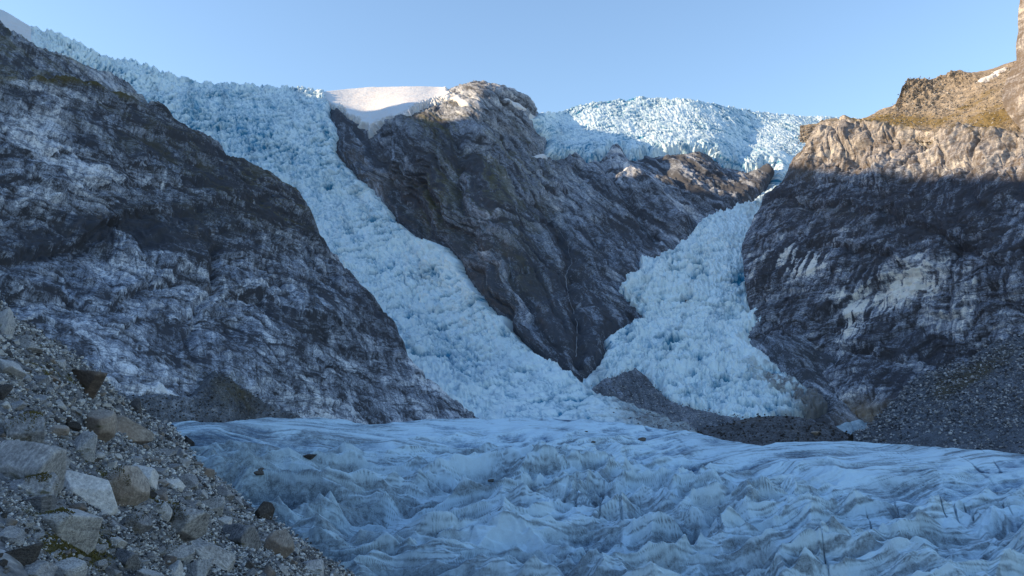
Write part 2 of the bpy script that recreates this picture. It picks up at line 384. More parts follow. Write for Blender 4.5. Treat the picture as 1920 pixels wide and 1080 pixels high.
# gullies measured on the buttress
def vline(U, V, pts, wd):
    d = np.full(U.shape, 1e9)
    for (a, b), (c, e) in zip(pts[:-1], pts[1:]):
        ex, ey = c - a, e - b; tt = np.clip(((U - a) * ex + (V - b) * ey) / (ex * ex + ey * ey), 0, 1)
        d = np.minimum(d, (U - a - tt * ex) ** 2 + (V - b - tt * ey) ** 2)
    return np.exp(-d / wd ** 2)
jit = 9 * rr['w2']; U_ = U + jit * 2; V_ = V + jit
gul = [([(690, 250), (720, 320), (760, 380), (800, 440)], 22, 15), ([(860, 260), (855, 330), (868, 400), (880, 470)], 14, 13), ([(1020, 380), (1045, 430), (1068, 480), (1066, 540), (1082, 620), (1090, 700)], 12, 11),
       ([(1120, 300), (1170, 370), (1230, 450)], 8, 14), ([(1240, 300), (1290, 370), (1330, 400)], 8, 12), ([(940, 470), (985, 560), (1010, 620)], 10, 8)]
for pts, wd, dep in gul: h -= dep * vline(U_, V_, pts, wd)
for pts, wd, dep in (([(760, 230), (800, 300), (840, 400)], 18, 14), ([(900, 170), (900, 260), (940, 380), (960, 480)], 30, 14), ([(1150, 295), (1210, 350), (1290, 430)], 9, 16)): h += dep * vline(U_, V_, pts, wd)
out = 1 - sst(ins, -14, 2)
h = h * (.12 + .88 * out) - 8 * (1 - out)
h *= .35 + .65 * sst(t[:, None] + 0 * U, 0, .05)
h += (1 - sst(t[:, None] + 0 * U, 0.03, .08)) * out * (7 * rr['fine'] + 5 * fbm(P.reshape(-1, 3), 16, 4, .65, seed=79).reshape(U.shape))
P = P + n * h[..., None]
up = upness(P)
tone = .34 + rr['tone'] + .28 * rr['st'] * (1 - blob(U, V, 1000, 260, 160, 60)) + .35 * rr['pat'] + .3 * rr['fine']
tone += .22 * blob(U, V, 1010, 290, 140, 60, 25) + .18 * blob(U, V, 1050, 400, 70, 60) - .25 * blob(U, V, 830, 340, 60, 100, -20) - .22 * blob(U, V, 1160, 430, 90, 50, 30) + .12 * blob(U, V, 880, 180, 70, 30)
tone += .25 * vline(U_, V_, [(1150, 295), (1215, 345), (1290, 400)], 7) - .3 * vline(U_, V_, [(1020, 380), (1045, 430), (1068, 480), (1066, 540), (1082, 620), (1090, 700)], 12)
moss = .75 * sst(up + .8 * rr['fine'], .28, .75) * (blob(U, V, 930, 330, 130, 110, 20) + .7 * blob(U, V, 810, 380, 40, 60) + .8 * blob(U, V, 820, 225, 80, 25) + .35 * blob(U, V, 980, 500, 60, 60))
warm = .25 * blob(U, V, 680, 330, 50, 80, -40) * (rr['pat'] > 0) + .45 * blob(U, V, 1620, 790, 60, 30)
A = dict(tone=tone, moss=moss, warm=warm)
PF, UF, VF, nF = P, U, V, n
P2, A2 = backrow(P, A, [(0, 14, -5), (0, 60, -14), (0, 160, -60), (0, 320, -240)])
link('rock_buttress', grid_mesh('rock_buttress', P2, A2), M_FAR, 'dark rocky buttress with a sunlit summit standing between the two icefalls', 'mountain', **STR)
log('massif')

def ice_layer(name, label, poly, u0, u1, nu, nv, thick, mat, v1=830, seed=0, cell=13., amp=6., soft=9, rag=3.5, smoothsnow=False, extra=None, tex=None, v0=None, spike=26):
    tp = skyl if v0 is None else (lambda u: np.maximum(skyl(u), v0))
    U, V, t = uvgrid(u0, u1, nu, tp, lambda u: 0 * u + v1, nv)
    P = world(U, V, DFAR(U, V)); n = normals(P); p = P.reshape(-1, 3); sh = U.shape
    w1 = fbm(p, 120, 3, seed=seed).reshape(sh); w2 = fbm(p, 26, 3, seed=seed + 4).reshape(sh)
    fine = fbm(p, 7, 3, .6, seed=seed + 8).reshape(sh)
    sd = polydist(U, V, poly) + rag * (w2 * 1.4 + fine * 1.2)
    # slope coordinates: a across, b along the fall line
    a = P[..., 0] + 12 * w2; b = np.hypot(P[..., 1], P[..., 2] * 1.2) + 12 * w1
    if tex: ang = tex(U, V); a, b = a * np.cos(ang) - b * np.sin(ang), a * np.sin(ang) + b * np.cos(ang)
    if smoothsnow:
        h = 3 * w1 + 1.2 * w2 + .8 * fine; deep = .15 + .35 * w2 + .6 * fbm(p, (9, 3, 3), 4, .6, seed=seed + 90).reshape(sh); brk = 0 * h
    else:
        h = 15 * w1 + 5 * w2; deep = .36 + .26 * w1
        big = sst(pn(p, 90, seed + 70).reshape(sh), -.3, .5)      # some stretches break into tall seracs, others stay finely crazed
        for L, A_, s_ in (((cell * 1.9, cell * 1.1), amp * (.25 + 1.3 * big), 1), ((cell * .42, cell * 1.1), amp * .30, 2)):
            M, gp, r0, r1 = [x.reshape(sh) for x in facet((a + 3 * fine).ravel(), (b + 3 * fine).ravel(), L, seed + s_, cap=.10, sharp=1.3)]
            h += A_ * 1.3 * (M + .1); deep += .20 * (r1 - .5) - .28 * M - .08
        q3 = np.stack([a + 4 * fine, b + 4 * w2 + .0022 * (a - a.mean()) ** 2, 0 * a], -1).reshape(-1, 3)
        cA = sst(ridged(q3, (cell * 5.5, cell * 1.25, 1), 2, .5, seed=seed + 60, p=1.2).reshape(sh), .74, .93) * sst(pn(p, 80, seed + 61).reshape(sh), -.3, .3)
        cB = sst(ridged(q3, (cell * .5, cell * 1.9, 1), 2, .6, seed=seed + 65, p=1.4).reshape(sh), .64, .93)
        fin = fbm(q3, (cell * .24, cell * 1.1, 1), 3, .65, seed=seed + 64).reshape(sh)
        h += .4 * fine - amp * 1.7 * cA - amp * .35 * cB + 1.4 * fin; deep += .95 * cA + .42 * cB - .16 + .34 * fin
        fz = ridged(np.stack([P[..., 0] * 1. + 3 * w2, P[..., 1] * .25, P[..., 2] * .42], -1).reshape(-1, 3), cell * .55, 3, .6, seed=seed + 80, p=2.2).reshape(sh)
        h += 5.0 * (fz - .4) * (.4 + .8 * (1 - big)); deep -= .55 * (fz - .42)
        band = fbm(np.stack([a * 1., b * .07, 0 * a], -1).reshape(-1, 3), 22, 4, .6, seed=seed + 68).reshape(sh); band2 = fbm(np.stack([a * 1., b * .05, 0 * a], -1).reshape(-1, 3), 7, 3, .6, seed=seed + 69).reshape(sh); deep += .45 * band + .30 * band2; h += 2.5 * band2
    dirt = np.zeros(sh) if smoothsnow else .22 * sst(band, .1, .45) + .1 * sst(fin, .1, .5)
    if extra: h, deep, dirt = extra(U, V, P, h, deep, dirt, w1, w2, fine)
    e = sst(sd, -soft * .4, soft)
    top = sst(t[:, None] + 0 * U, 0, .02) if v0 is None else 1
    P = P + n * (h * (.25 + .75 * e) * (.85 + .15 * top) + thick * e - (14 + thick) * (1 - sst(sd, -soft, soft * .5)))[..., None]
    if v0 is None and not smoothsnow:      # pinnacles standing up along the skyline
        P[..., 2] += spike * (ridged(p, (20, 20, 20), 3, .6, seed=seed + 75, p=1.5).reshape(sh) - .62) * (1 - sst(t[:, None] + 0 * U, 0, .035)) * e
    A = dict(deep=deep, dirt=dirt); keep = sd > -soft
    if v0 is None:
        P, A = backrow(P, A, [(0, 25, -2), (0, 90, -6), (0, 260, -20), (0, 600, -140)]); keep = np.concatenate([np.repeat(keep[:1], 4, 0), keep], 0)
    o = link(name, grid_mesh(name, P, A, keep), mat, label, 'glacier', **STR)
    log(name, P.shape); return P[4:] if v0 is None else P, U, V
def ex1(U, V, P, h, deep, dirt, w1, w2, fine):
    # transverse crevasse fields
    m = blob(U, V, 760, 535, 70, 55, 40) + .8 * blob(U, V, 870, 690, 70, 28, 30) + .5 * blob(U, V, 500, 260, 200, 60)
    q = np.stack([P[..., 0] * .75 + P[..., 1] * .35 + 10 * w2, P[..., 0] * .2, P[..., 2] * .9], -1).reshape(-1, 3)
    c = ridged(q, (16, 60, 40), 2, seed=41, p=3).reshape(U.shape)
    cr = sst(c, .55, .9) * m
    deep = deep - .12 + .6 * cr + .35 * blob(U, V, 870, 690, 90, 35, 30) + .2 * blob(U, V, 560, 330, 200, 130, 30)
    h = h - 9 * cr
    deep = deep - .2 * blob(U, V, 800, 480, 60, 60, 40) - .15 * blob(U, V, 950, 730, 140, 40) + .26 * blob(U, V, 400, 230, 220, 90)
    dirt = dirt + .75 * sst(U, 1110, 1230) * sst(V, 740, 765) + .3 * sst(fine, 0, .4) * sst(U, 1080, 1130)
    sm = sst(V, 700, 790) * sst(U, 860, 980); h = h * (1 - .6 * sm)
    return h, deep, dirt
ice1, U1, V1 = ice_layer('icefall', 'long pale blue icefall pouring down between the dark cliff and the rocky buttress', P_ICE1, 60, 1330, 880, 760, 12, M_ICE, 840, seed=11, extra=ex1, tex=lambda U, V: -.41 + 0 * U)
def ex2(U, V, P, h, deep, dirt, w1, w2, fine):
    return h * .6, deep + .08 + .2 * blob(U, V, 1370, 300, 80, 20), dirt
ice_layer('ice_cap', 'broken upper ice field on the skyline, partly sunlit above the buttress', P_ICE2, 985, 1640, 640, 260, 14, M_ICE, 420, seed=21, cell=11, amp=3.2, extra=ex2, spike=12)
def ex3(U, V, P, h, deep, dirt, w1, w2, fine):
    dirt = dirt + .9 * blob(U, V, 1535, 760, 45, 30) + .85 * blob(U, V, 1450, 705, 50, 24, 25) * sst(fine + w2, -.35, .25) + .9 * blob(U, V, 1520, 745, 60, 24, 20) * sst(fine + w2, -.5, .1) + 1.0 * sst(V, 768, 790) * sst(U, 1420, 1480) + .5 * blob(U, V, 1120, 700, 20, 22)
    deep = deep - .05 + .7 * blob(U, V, 1385, 520, 16, 40) + .35 * blob(U, V, 1350, 715, 50, 16) - .3 * blob(U, V, 1400, 400, 60, 40, -40) - .35 * blob(U, V, 1410, 660, 60, 16, 32) - .25 * vline(U, V, [(1380, 480), (1330, 520), (1290, 570)], 14)
    h = h * (1 - .75 * blob(U, V, 1430, 660, 90, 14, 32)) * (1 - .8 * vline(U, V, [(1150, 620), (1130, 670), (1100, 710)], 22))
    return h, deep, dirt
ice_layer('icefall', 'short steep icefall squeezed between the buttress and the sunlit cliff', P_ICE3, 1080, 1700, 620, 640, 6, M_ICE, 815, seed=31, cell=12, amp=7, extra=ex3, v0=325, soft=12, rag=6, tex=lambda U, V: .36 + 0 * U)
def exs(U, V, P, h, deep, dirt, w1, w2, fine):
    return h, deep + .1, dirt + .25 * blob(U, V, 700, 190, 60, 10) * (fine > .1)
ice_layer('snowfield', 'smooth sunlit snowfield on the skyline left of the rocky summit', P_SNOW, 585, 860, 360, 150, 7, M_SNOW, 255, seed=51, smoothsnow=True, soft=4, rag=5, extra=exs)

# debris cone lying in front of the short icefall
def debris(name, label, poly, Df, u0, u1, v0, v1, nu, nv, thick, mat, S=1., seed=0, soft=10, tn=.3, mossf=None, cat='scree', hgt=2.2):
    U, V, t = uvgrid(u0, u1, nu, lambda u: 0 * u + v0, lambda u: 0 * u + v1, nv)
    P = world(U, V, Df(U, V)); n = normals(P); p = P.reshape(-1, 3); sh = U.shape
    w1 = fbm(p, 60 * S, 3, seed=seed).reshape(sh); w2 = fbm(p, 12 * S, 4, .6, seed=seed + 3).reshape(sh); w3 = fbm(p, 3.5 * S, 3, .65, seed=seed + 5).reshape(sh)
    sd = polydist(U, V, poly) + 7 * w2 + 3 * w3
    e = sst(sd, -soft * .3, soft)
    P = P + n * (thick * e - (10 + thick) * (1 - sst(sd, -soft, soft * .4)) + 4 * w1 + hgt * w2 + .8 * w3)[..., None]
    rn = fbm(np.stack([P[..., 0] + 6 * w1, P[..., 2] * .1, P[..., 1] * .05], -1).reshape(-1, 3), 5 * S, 4, .6, seed=seed + 9).reshape(sh)
    A = dict(tone=tn + .35 * w2 + .35 * w3 + .3 * w1 + .45 * rn, moss=(mossf(U, V, w2) if mossf else 0 * U), warm=0 * U)
    return link(name, grid_mesh(name, P, A, sd > -soft), mat, label, cat, **STR), P, U, V, sd
DC = debris('debris_cone', 'grey debris cone banked against the foot of the short icefall', P_SCREE, DFAR, 1085, 1440, 680, 835, 330, 150, 9, M_SCREE, seed=61, tn=.42)
log('debris')

# ================================================================== SNOW RIDGE, top left, climbing out of frame (casts the valley's shade)
top = curve([(-420, -250), (-250, -135), (-120, -60), (0, 18), (60, 50), (100, 75), (140, 98), (170, 110), (220, 130), (320, 170)])
DSR = TPS([(-420, -250, 2250), (-200, -100, 2150), (0, 20, 2050), (170, 110, 1990), (320, 170, 1980), (-420, 250, 1500), (0, 250, 1600), (320, 260, 1800)])
U, V, t = uvgrid(-420, 320, 420, top, lambda u: 0 * u + 260, 160)
P = world(U, V, DSR(U, V)); n = normals(P); p = P.reshape(-1, 3)
w1 = fbm(p, 120, 4, seed=71).reshape(U.shape); f = fbm(p, (60, 8, 8), 4, .6, seed=72).reshape(U.shape)
P = P + n * (6 * w1 + 2 * f)[..., None]
A = dict(deep=.25 + .3 * w1, dirt=.25 * sst(f, .25, .5) + .3 * sst(w1 + f, .5, .8))
P, A = backrow(P, A, [(0, 60, -5), (0, 200, -30), (0, 500, -200)])
link('snow_ridge', grid_mesh('snow_ridge', P, A), M_SNOW, 'shaded snow slope rising to the top left corner', 'snow slope', **STR)
# the mountain side beyond the left edge of the frame
ry = np.linspace(-500, 2650, 320); rx = np.linspace(-3200, -1250, 200)
HY = curve([(-500, 1000), (400, 1110), (599, 1131), (758, 1160), (982, 1205), (1200, 1190), (1380, 1160), (1440, 1185), (1510, 1250), (1600, 1235), (1680, 1222), (1780, 1235), (1845, 1262), (1900, 1290), (2300, 1420), (2650, 1500)])
X, Yg = np.meshgrid(rx, ry); Hr = HY(Yg); d = np.abs(X + 1750)
Z = Hr - np.where(X > -1750, d * 1.55, d * .45)
q = np.stack([X, Yg, 0 * X], -1); nn = fbm(q.reshape(-1, 3), 140, 5, .55, seed=75).reshape(X.shape)
Z = Z + 70 * nn * sst(d, 0, 150) + 10 * fbm(q.reshape(-1, 3), 40, 3, seed=76).reshape(X.shape)
Pm = np.stack([X, Yg, Z], -1)
vis = (Pm[..., 0] / np.maximum(Pm[..., 1], 1) > -.70) & (Pm[..., 1] > 0)
A = dict(tone=.35 + .5 * nn, moss=0 * X, warm=0 * X)
link('mountain_ridge', grid_mesh('mountain_ridge', Pm, A, ~vis), M_FAR, 'high ridge beyond the left edge of the valley', 'mountain', **STR)
# valley floor sheet, under everything
g = np.array([(-9000, -4000, -75), (9000, -4000, -75), (9000, 9000, -75), (-9000, 9000, -75)], float)
link('ground', raw_mesh('ground', g, np.array([[0, 1, 2, 3]]), dict(tone=np.full(4, .4), moss=np.zeros(4), warm=np.zeros(4))), M_SCREE, 'bare valley floor of grey rubble', 'ground', **STR)
log('ridge')

# ================================================================== LEFT CLIFF
top = curve([(-500, 60), (-100, 145), (0, 152), (60, 153), (110, 150), (165, 156), (200, 166), (250, 182), (262, 192), (272, 196), (292, 198), (305, 208), (312, 217), (345, 232), (370, 244), (390, 252), (405, 268), (420, 286), (450, 300), (480, 318), (512, 334), (535, 348), (560, 368),
             (570, 382), (578, 405), (592, 440), (604, 458), (628, 482), (640, 500), (652, 505), (668, 530), (680, 545), (704, 572), (730, 600), (745, 622), (755, 650), (758, 668), (770, 684), (800, 712), (830, 738), (860, 758), (888, 778), (900, 790)])
bot = curve([(-500, 900), (300, 900), (560, 850), (900, 830)])
DL = TPS([(-500, 100, 420), (-500, 800, 250), (0, 150, 640), (110, 152, 700), (260, 190, 800), (400, 262, 850), (560, 370, 880), (640, 500, 850), (757, 668, 830), (888, 778, 830),
          (-200, 300, 460), (0, 400, 500), (200, 330, 640), (200, 450, 600), (400, 420, 690), (0, 550, 430), (200, 600, 470), (400, 600, 580), (530, 520, 700), (600, 600, 660), (200, 700, 420), (400, 740, 500), (600, 780, 620), (750, 780, 730), (300, 850, 430), (0, 750, 360), (680, 690, 720)])
U, V, t = uvgrid(-500, 900, 1060, top, bot, 640)
tt_ = t[:, None] + 0 * U
P = world(U, V, DL(U, V)); n = normals(P)
rr = rock_relief(P, n, (.9, .45, 0), .78, (.30, .05, .95), 6.5, seed=5, fl=.8)
h = rr['h'].copy()
# big ledges seen on the face: an overhanging lip and what lies under it
def lip(U, V, pts, hi, lo, A_):
    c = curve(pts); d = V - c(U) - 14 * rr['w2'] - 5 * rr['fine']; m = sst(U, pts[0][0] - 20, pts[0][0] + 60) * (1 - sst(U, pts[-1][0] - 60, pts[-1][0] + 20))
    return A_ * m * sst(np.abs(d), 0, 6) * (np.exp(-np.clip(-d, 0, 999) / hi) * (d < 0) - np.exp(-np.clip(d, 0, 999) / lo) * (d >= 0)), m * (.7 * np.exp(-np.clip(d, 0, 999) / lo) + .9 * np.exp(-np.clip(d, 0, 999) / 3.5)) * (d >= 0)  # second value: mask of streak stains and a crisp line below the lip
under_lip = 0 * U
for pts, hi, lo, A_ in (([(-100, 470), (60, 480), (150, 455), (215, 415), (300, 400), (420, 385), (520, 375)], 30, 16, 6), ([(120, 360), (200, 350), (300, 345), (400, 350), (500, 380)], 24, 14, 4),
                        ([(250, 470), (340, 450), (450, 440), (560, 460)], 20, 12, 4), ([(-60, 545), (80, 550), (180, 570), (260, 580)], 20, 12, 4), ([(180, 590), (260, 545), (330, 520), (420, 510)], 20, 14, 6),
                        ([(380, 580), (470, 560), (560, 590), (680, 620)], 16, 18, 5), ([(-60, 300), (80, 285), (200, 300), (320, 330), (430, 380)], 30, 10, 3), ([(-60, 640), (60, 600), (170, 640)], 14, 6, 3), ([(190, 650), (255, 605), (330, 600), (410, 625)], 14, 8, 4),
                        ([(430, 640), (540, 650), (640, 690), (730, 725)], 14, 6, 3), ([(300, 290), (400, 330), (500, 365)], 14, 6, 3), ([(540, 460), (620, 520), (690, 590)], 14, 8, 4), ([(-80, 350), (60, 345), (150, 370), (260, 420)], 14, 7, 3)):
    dh, s_ = lip(U, V, pts, hi, lo, A_); h += dh * .8; under_lip += s_
h -= 7 * vline(U + 20 * rr['w2'], V + 10 * rr['w2'], [(405, 470), (385, 560), (350, 640), (380, 720)], 10)
low = sst(V + 40 * rr['w1'], 560, 640)
h = h * (1 - .45 * low)
edge = sst(tt_, 0, .05)
h = h * (.4 + .6 * edge) + (1 - edge) * (5 * rr['fine'] + 2.5 * fbm(P.reshape(-1, 3), 12, 4, .6, seed=77).reshape(h.shape))
P = P + n * h[..., None]
up = upness(P)
pale = .42 * blob(U, V, 60, 250, 110, 70, 15) + .30 * blob(U, V, 150, 360, 120, 40, -8) + .27 * low + .28 * blob(U, V, 230, 520, 190, 60, 5) + .3 * blob(U, V, 60, 570, 100, 60, 20) + .2 * blob(U, V, 560, 560, 120, 50, 30)
dark = .30 * blob(U, V, 330, 270, 160, 55, 22) + .3 * blob(U, V, 330, 430, 230, 45, 5) + .25 * blob(U, V, 700, 620, 70, 80, 50) + .35 * blob(U, V, 80, 450, 140, 30, -5) + .3 * blob(U, V, 560, 620, 60, 50)
tone = .40 + pale - dark + rr['tone'] * .9 + .30 * rr['st'] + .30 * rr['pat'] + .34 * rr['fine'] + .16 * rr['st2']
tone -= .55 * under_lip * sst(rr['st'] + .2, -.1, .35)
tone += .5 * under_lip * sst(rr['st2'], .15, .4)
moss = .8 * sst(up + .9 * rr['fine'], .35, .8) * (.5 * blob(U, V, 300, 260, 400, 90, 22) + .3 * blob(U, V, 450, 380, 200, 60) + .5 * blob(U, V, 530, 400, 60, 50)) + 1.0 * (blob(U, V, 60, 156, 120, 9) + blob(U, V, 200, 168, 90, 9, 14)) * sst(rr['fine'] + .3, -.2, .4) + .6 * blob(U, V, 420, 730, 40, 50, -40) * sst(rr['fine'], -.3, .3)
warm = .3 * blob(U, V, 250, 430, 160, 30) * sst(rr['st2'], .1, .4) + .25 * sst(rr['pat'], .3, .6)
PL, UL, VL = P, U, V
P2, A2 = backrow(P, dict(tone=tone, moss=moss, warm=warm), [(0, 10, -2), (0, 40, -14), (0, 90, -60), (0, 160, -200)])
link('cliff', grid_mesh('cliff', P2, A2), M_CLIFF, 'large dark streaked cliff on the left with pale slabs at its foot', 'cliff', **STR)
log('left cliff')
# shoulder behind it
top = curve([(-500, -220), (-100, -20), (0, 42), (30, 62), (60, 82), (85, 95), (110, 104), (150, 122), (185, 134), (210, 138), (235, 150), (250, 166), (265, 182), (275, 196), (285, 215)])
DS = TPS([(-500, -200, 800), (0, 45, 1000), (270, 190, 1150), (-500, 250, 600), (0, 200, 850), (285, 260, 1000), (120, 130, 1000)])
U, V, t = uvgrid(-500, 285, 560, top, lambda u: 0 * u + 262, 200)
P = world(U, V, DS(U, V)); n = normals(P)
rr = rock_relief(P, n, (.9, .45, 0), .9, (.35, .1, .9), 6, seed=8)
e_ = sst(t[:, None] + 0 * U, 0, .12); P = P + n * (rr['h'] * .8 * (.3 + .7 * e_) + (1 - e_) * (6 * rr['fine'] + 4 * fbm(P.reshape(-1, 3), 14, 4, .6, seed=78).reshape(U.shape)))[..., None]; up = upness(P)
P2, A2 = backrow(P, dict(tone=.46 + rr['tone'] + .3 * rr['st'] + .4 * rr['fine'] + .2 * rr['pat'], moss=.55 * sst(up + rr['fine'], .15, .7) * (1 - .8 * blob(U, V, 210, 150, 60, 25)), warm=0 * U), [(0, 10, -3), (0, 60, -30), (0, 200, -200)])
link('cliff', grid_mesh('cliff', P2, A2), M_FAR, 'mossy rock shoulder above the left cliff, under the snow slope', 'cliff', **STR)
# scree fans at its foot
DSL = debris('scree_slope', 'dark scree fan at the foot of the left cliff', [(120, 700), (170, 722), (235, 738), (300, 742), (345, 748), (372, 740), (384, 714), (398, 696), (420, 704), (452, 726), (500, 754), (540, 772), (570, 786), (600, 860), (120, 860)],
       lambda u, v: DL(u, v) * .97, 100, 620, 630, 860, 520, 260, 1.5, M_SCREE, .6, seed=81, tn=.36, mossf=lambda U, V, w: .9 * blob(U, V, 440, 740, 60, 30, 35) * sst(w, -.5, .3), hgt=1.6)
log('scree')

# ================================================================== RIGHT CLIFF
left = curve([(226, 1542), (240, 1528), (256, 1516), (275, 1505), (290, 1492), (305, 1484), (330, 1471), (352, 1452), (362, 1434), (372, 1430), (395, 1422), (412, 1412), (432, 1400), (450, 1394), (470, 1389), (500, 1394), (530, 1398), (560, 1400), (585, 1408), (602, 1412), (615, 1402), (628, 1396), (640, 1408), (662, 1440), (690, 1490), (715, 1530), (745, 1552), (770, 1572), (800, 1590), (840, 1600)])
topc = curve([(1380, 226), (1530, 240), (1545, 231), (1570, 226), (1600, 230), (1650, 232), (1700, 236), (1760, 240), (1830, 243), (1920, 250), (2300, 270)])
DR = TPS([(1540, 230, 1330), (1490, 290, 1300), (1450, 350, 1260), (1400, 440, 1180), (1395, 540, 1090), (1410, 600, 1060), (1400, 640, 1030), (1490, 690, 960), (1560, 750, 900), (1600, 800, 860),
          (1650, 235, 1220), (1780, 240, 1100), (1920, 250, 980), (2300, 270, 800), (1600, 350, 1140), (1750, 380, 1000), (1920, 400, 880), (1500, 450, 1090), (1600, 500, 1010), (1750, 520, 920), (1920, 550, 820), (2300, 550, 660), (1480, 600, 1010), (1600, 620, 950), (1750, 650, 880), (1920, 680, 800), (1650, 760, 850), (1800, 800, 800), (2300, 850, 600)])
nr, nc = 760, 760
s_ = np.linspace(0, 1, nc) ** 1.05; vv = np.linspace(226, 840, nr)
U = left(vv)[:, None] + (2150 - left(vv))[:, None] * s_[None]; V = vv[:, None] + (topc(U) - 226) * (1 - (vv[:, None] - 226) / 614)
P = world(U, V, DR(U, V)); n = normals(P)
rr = rock_relief(P, n, (.55, -.8, 0), .95, (-.28, .1, .95), 6.5, seed=13, fl=1.3)
h = rr['h'].copy(); under_lip = 0 * U
for pts, hi, lo, A_ in (([(1440, 370), (1540, 385), (1640, 400), (1740, 430), (1820, 470), (1900, 500)], 30, 10, 7), ([(1480, 450), (1560, 458), (1640, 478), (1700, 500), (1780, 505)], 20, 20, 6), ([(1520, 600), (1600, 560), (1680, 520), (1760, 510)], 16, 30, 9),
                        ([(1460, 300), (1520, 325), (1600, 350), (1700, 372)], 26, 8, 5), ([(1560, 640), (1640, 660), (1700, 680)], 20, 16, 9)):
    dh, s__ = lip(U, V, pts, hi, lo, A_); h += dh; under_lip += s__
for pts, wd, dp in (([(1740, 255), (1730, 300), (1712, 350)], 24, 11), ([(1845, 260), (1830, 300), (1815, 340)], 6, 9), ([(1560, 250), (1600, 300), (1640, 330)], 6, 8), ([(1900, 270), (1870, 320)], 6, 8), ([(1800, 450), (1780, 520), (1790, 600)], 8, 8)):
    h -= dp * vline(U + 14 * rr['w2'], V, pts, wd)
lit = 1 - sst(V, 300, 360)  # sunlit top band; its light is also painted in, paler and warmer
Mb, gb, _, rb = facet((P @ np.array([.55, -.8, 0]) + .5 * P[..., 2]).ravel(), P[..., 2].ravel() * .8 + 20 * rr['w1'].ravel(), (70, 62), 17, cap=.15)
h += 24 * Mb.reshape(h.shape) * (.35 + .65 * lit)
ja = P @ np.array([.55, -.8, 0]) / .97
vj = ridged(np.stack([ja + .45 * P[..., 2] + 12 * rr['w2'], P[..., 2] * .18 + 4 * rr['w1'], 0 * ja], -1).reshape(-1, 3), (19, 19, 1), 2, .6, seed=141, p=1.).reshape(h.shape)
vj = sst(vj, .76, .97); h -= vj * (2.0 + 4.5 * lit)
h *= .45 + .55 * sst(s_[None] + 0 * U, 0, .04) * sst(V - topc(U), 0, 10)
P = P + n * h[..., None]; up = upness(P)
cn = sst(rr['st2'] * 1.4 + rr['st'] * .8 + rr['fine'] * .35, -.2, .1)
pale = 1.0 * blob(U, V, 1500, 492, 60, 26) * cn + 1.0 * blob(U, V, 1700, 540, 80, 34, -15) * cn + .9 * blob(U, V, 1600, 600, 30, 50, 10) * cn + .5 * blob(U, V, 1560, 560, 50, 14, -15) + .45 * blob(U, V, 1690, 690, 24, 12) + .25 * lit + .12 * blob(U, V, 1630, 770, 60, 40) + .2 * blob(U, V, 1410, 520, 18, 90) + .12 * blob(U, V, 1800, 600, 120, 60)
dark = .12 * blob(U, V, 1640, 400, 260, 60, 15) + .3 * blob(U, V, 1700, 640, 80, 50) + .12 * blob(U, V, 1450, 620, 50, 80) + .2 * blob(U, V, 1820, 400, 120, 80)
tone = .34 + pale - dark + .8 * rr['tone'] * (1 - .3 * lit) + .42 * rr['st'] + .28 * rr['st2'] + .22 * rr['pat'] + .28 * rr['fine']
tone -= .6 * under_lip * sst(rr['st'], -.15, .3); tone += .25 * under_lip * sst(-rr['st'], .1, .4)
moss = .9 * blob(U, V, 1620, 232, 120, 10) * sst(up + rr['fine'] * .5, .0, .5) + .8 * sst(up + .6 * rr['fine'], .3, .7) * (blob(U, V, 1800, 255, 160, 20) + .5 * blob(U, V, 1500, 280, 60, 40) + .35 * blob(U, V, 1520, 390, 120, 16, 12))
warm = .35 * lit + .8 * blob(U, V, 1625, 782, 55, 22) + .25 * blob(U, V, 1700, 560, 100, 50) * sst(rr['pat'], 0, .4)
A = dict(tone=tone, moss=moss, warm=warm)
P2, A2 = backrow(P, A, [(6, 8, 0), (22, 30, 0), (62, 90, 0), (150, 200, 0)], 'left')
P2, A2 = backrow(P2, A2, [(2, 4, 0), (12, 20, 0), (50, 80, 8)], 'top')
PR, UR, VR = P, U, V
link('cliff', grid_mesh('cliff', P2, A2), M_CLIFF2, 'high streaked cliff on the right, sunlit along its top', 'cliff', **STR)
log('right cliff')
# rubble slope above the cliff
top = curve([(1500, 236), (1560, 229), (1600, 226), (1625, 220), (1640, 214), (1650, 206), (1672, 201), (1680, 196), (1686, 184), (1692, 170), (1700, 158), (1716, 152), (1742, 152), (1752, 148), (1770, 144), (1788, 134), (1800, 132), (1812, 136), (1830, 136), (1850, 132), (1880, 122), (1905, 114), (1960, 100), (2300, 0)])
DU = TPS([(1500, 240, 1350), (1600, 226, 1330), (1690, 175, 1350), (1740, 152, 1400), (1800, 134, 1400), (1880, 122, 1300), (1960, 100, 1220), (2300, 0, 1000), (1500, 300, 1300), (1650, 250, 1230), (1780, 262, 1110), (1920, 275, 990), (2300, 300, 800), (1750, 200, 1240), (1850, 180, 1170), (1920, 180, 1090)])
U, V, t = uvgrid(1500, 2150, 620, top, lambda u: 268 + 0 * u, 250)
tt_ = t[:, None] + 0 * U
P = world(U, V, DU(U, V)); n = normals(P); p = P.reshape(-1, 3); sh = U.shape
w1 = fbm(p, 70, 3, seed=91).reshape(sh); w2 = fbm(p, 18, 4, .6, seed=92).reshape(sh); w3 = fbm(p, 5, 3, .65, seed=93).reshape(sh)
a = P[..., 0] - .4 * P[..., 1]; b = P[..., 2] * 1.4 + .5 * P[..., 1]
h = 8 * w1 + 3 * w2 + 1.2 * w3
knoll = blob(U, V, 1715, 175, 42, 24) + .8 * blob(U, V, 1790, 150, 40, 14)
for L, A_, s__ in (((11, 8), 3.5, 1), ((4.5, 3.5), 1.4, 2)):
    M, gp, r0, r1 = [x.reshape(sh) for x in facet((a + 4 * w2).ravel(), (b + 4 * w2).ravel(), L, 95 + s__)]
    h += A_ * 2.2 * M * (.5 + 1.5 * knoll)
h += 10 * knoll
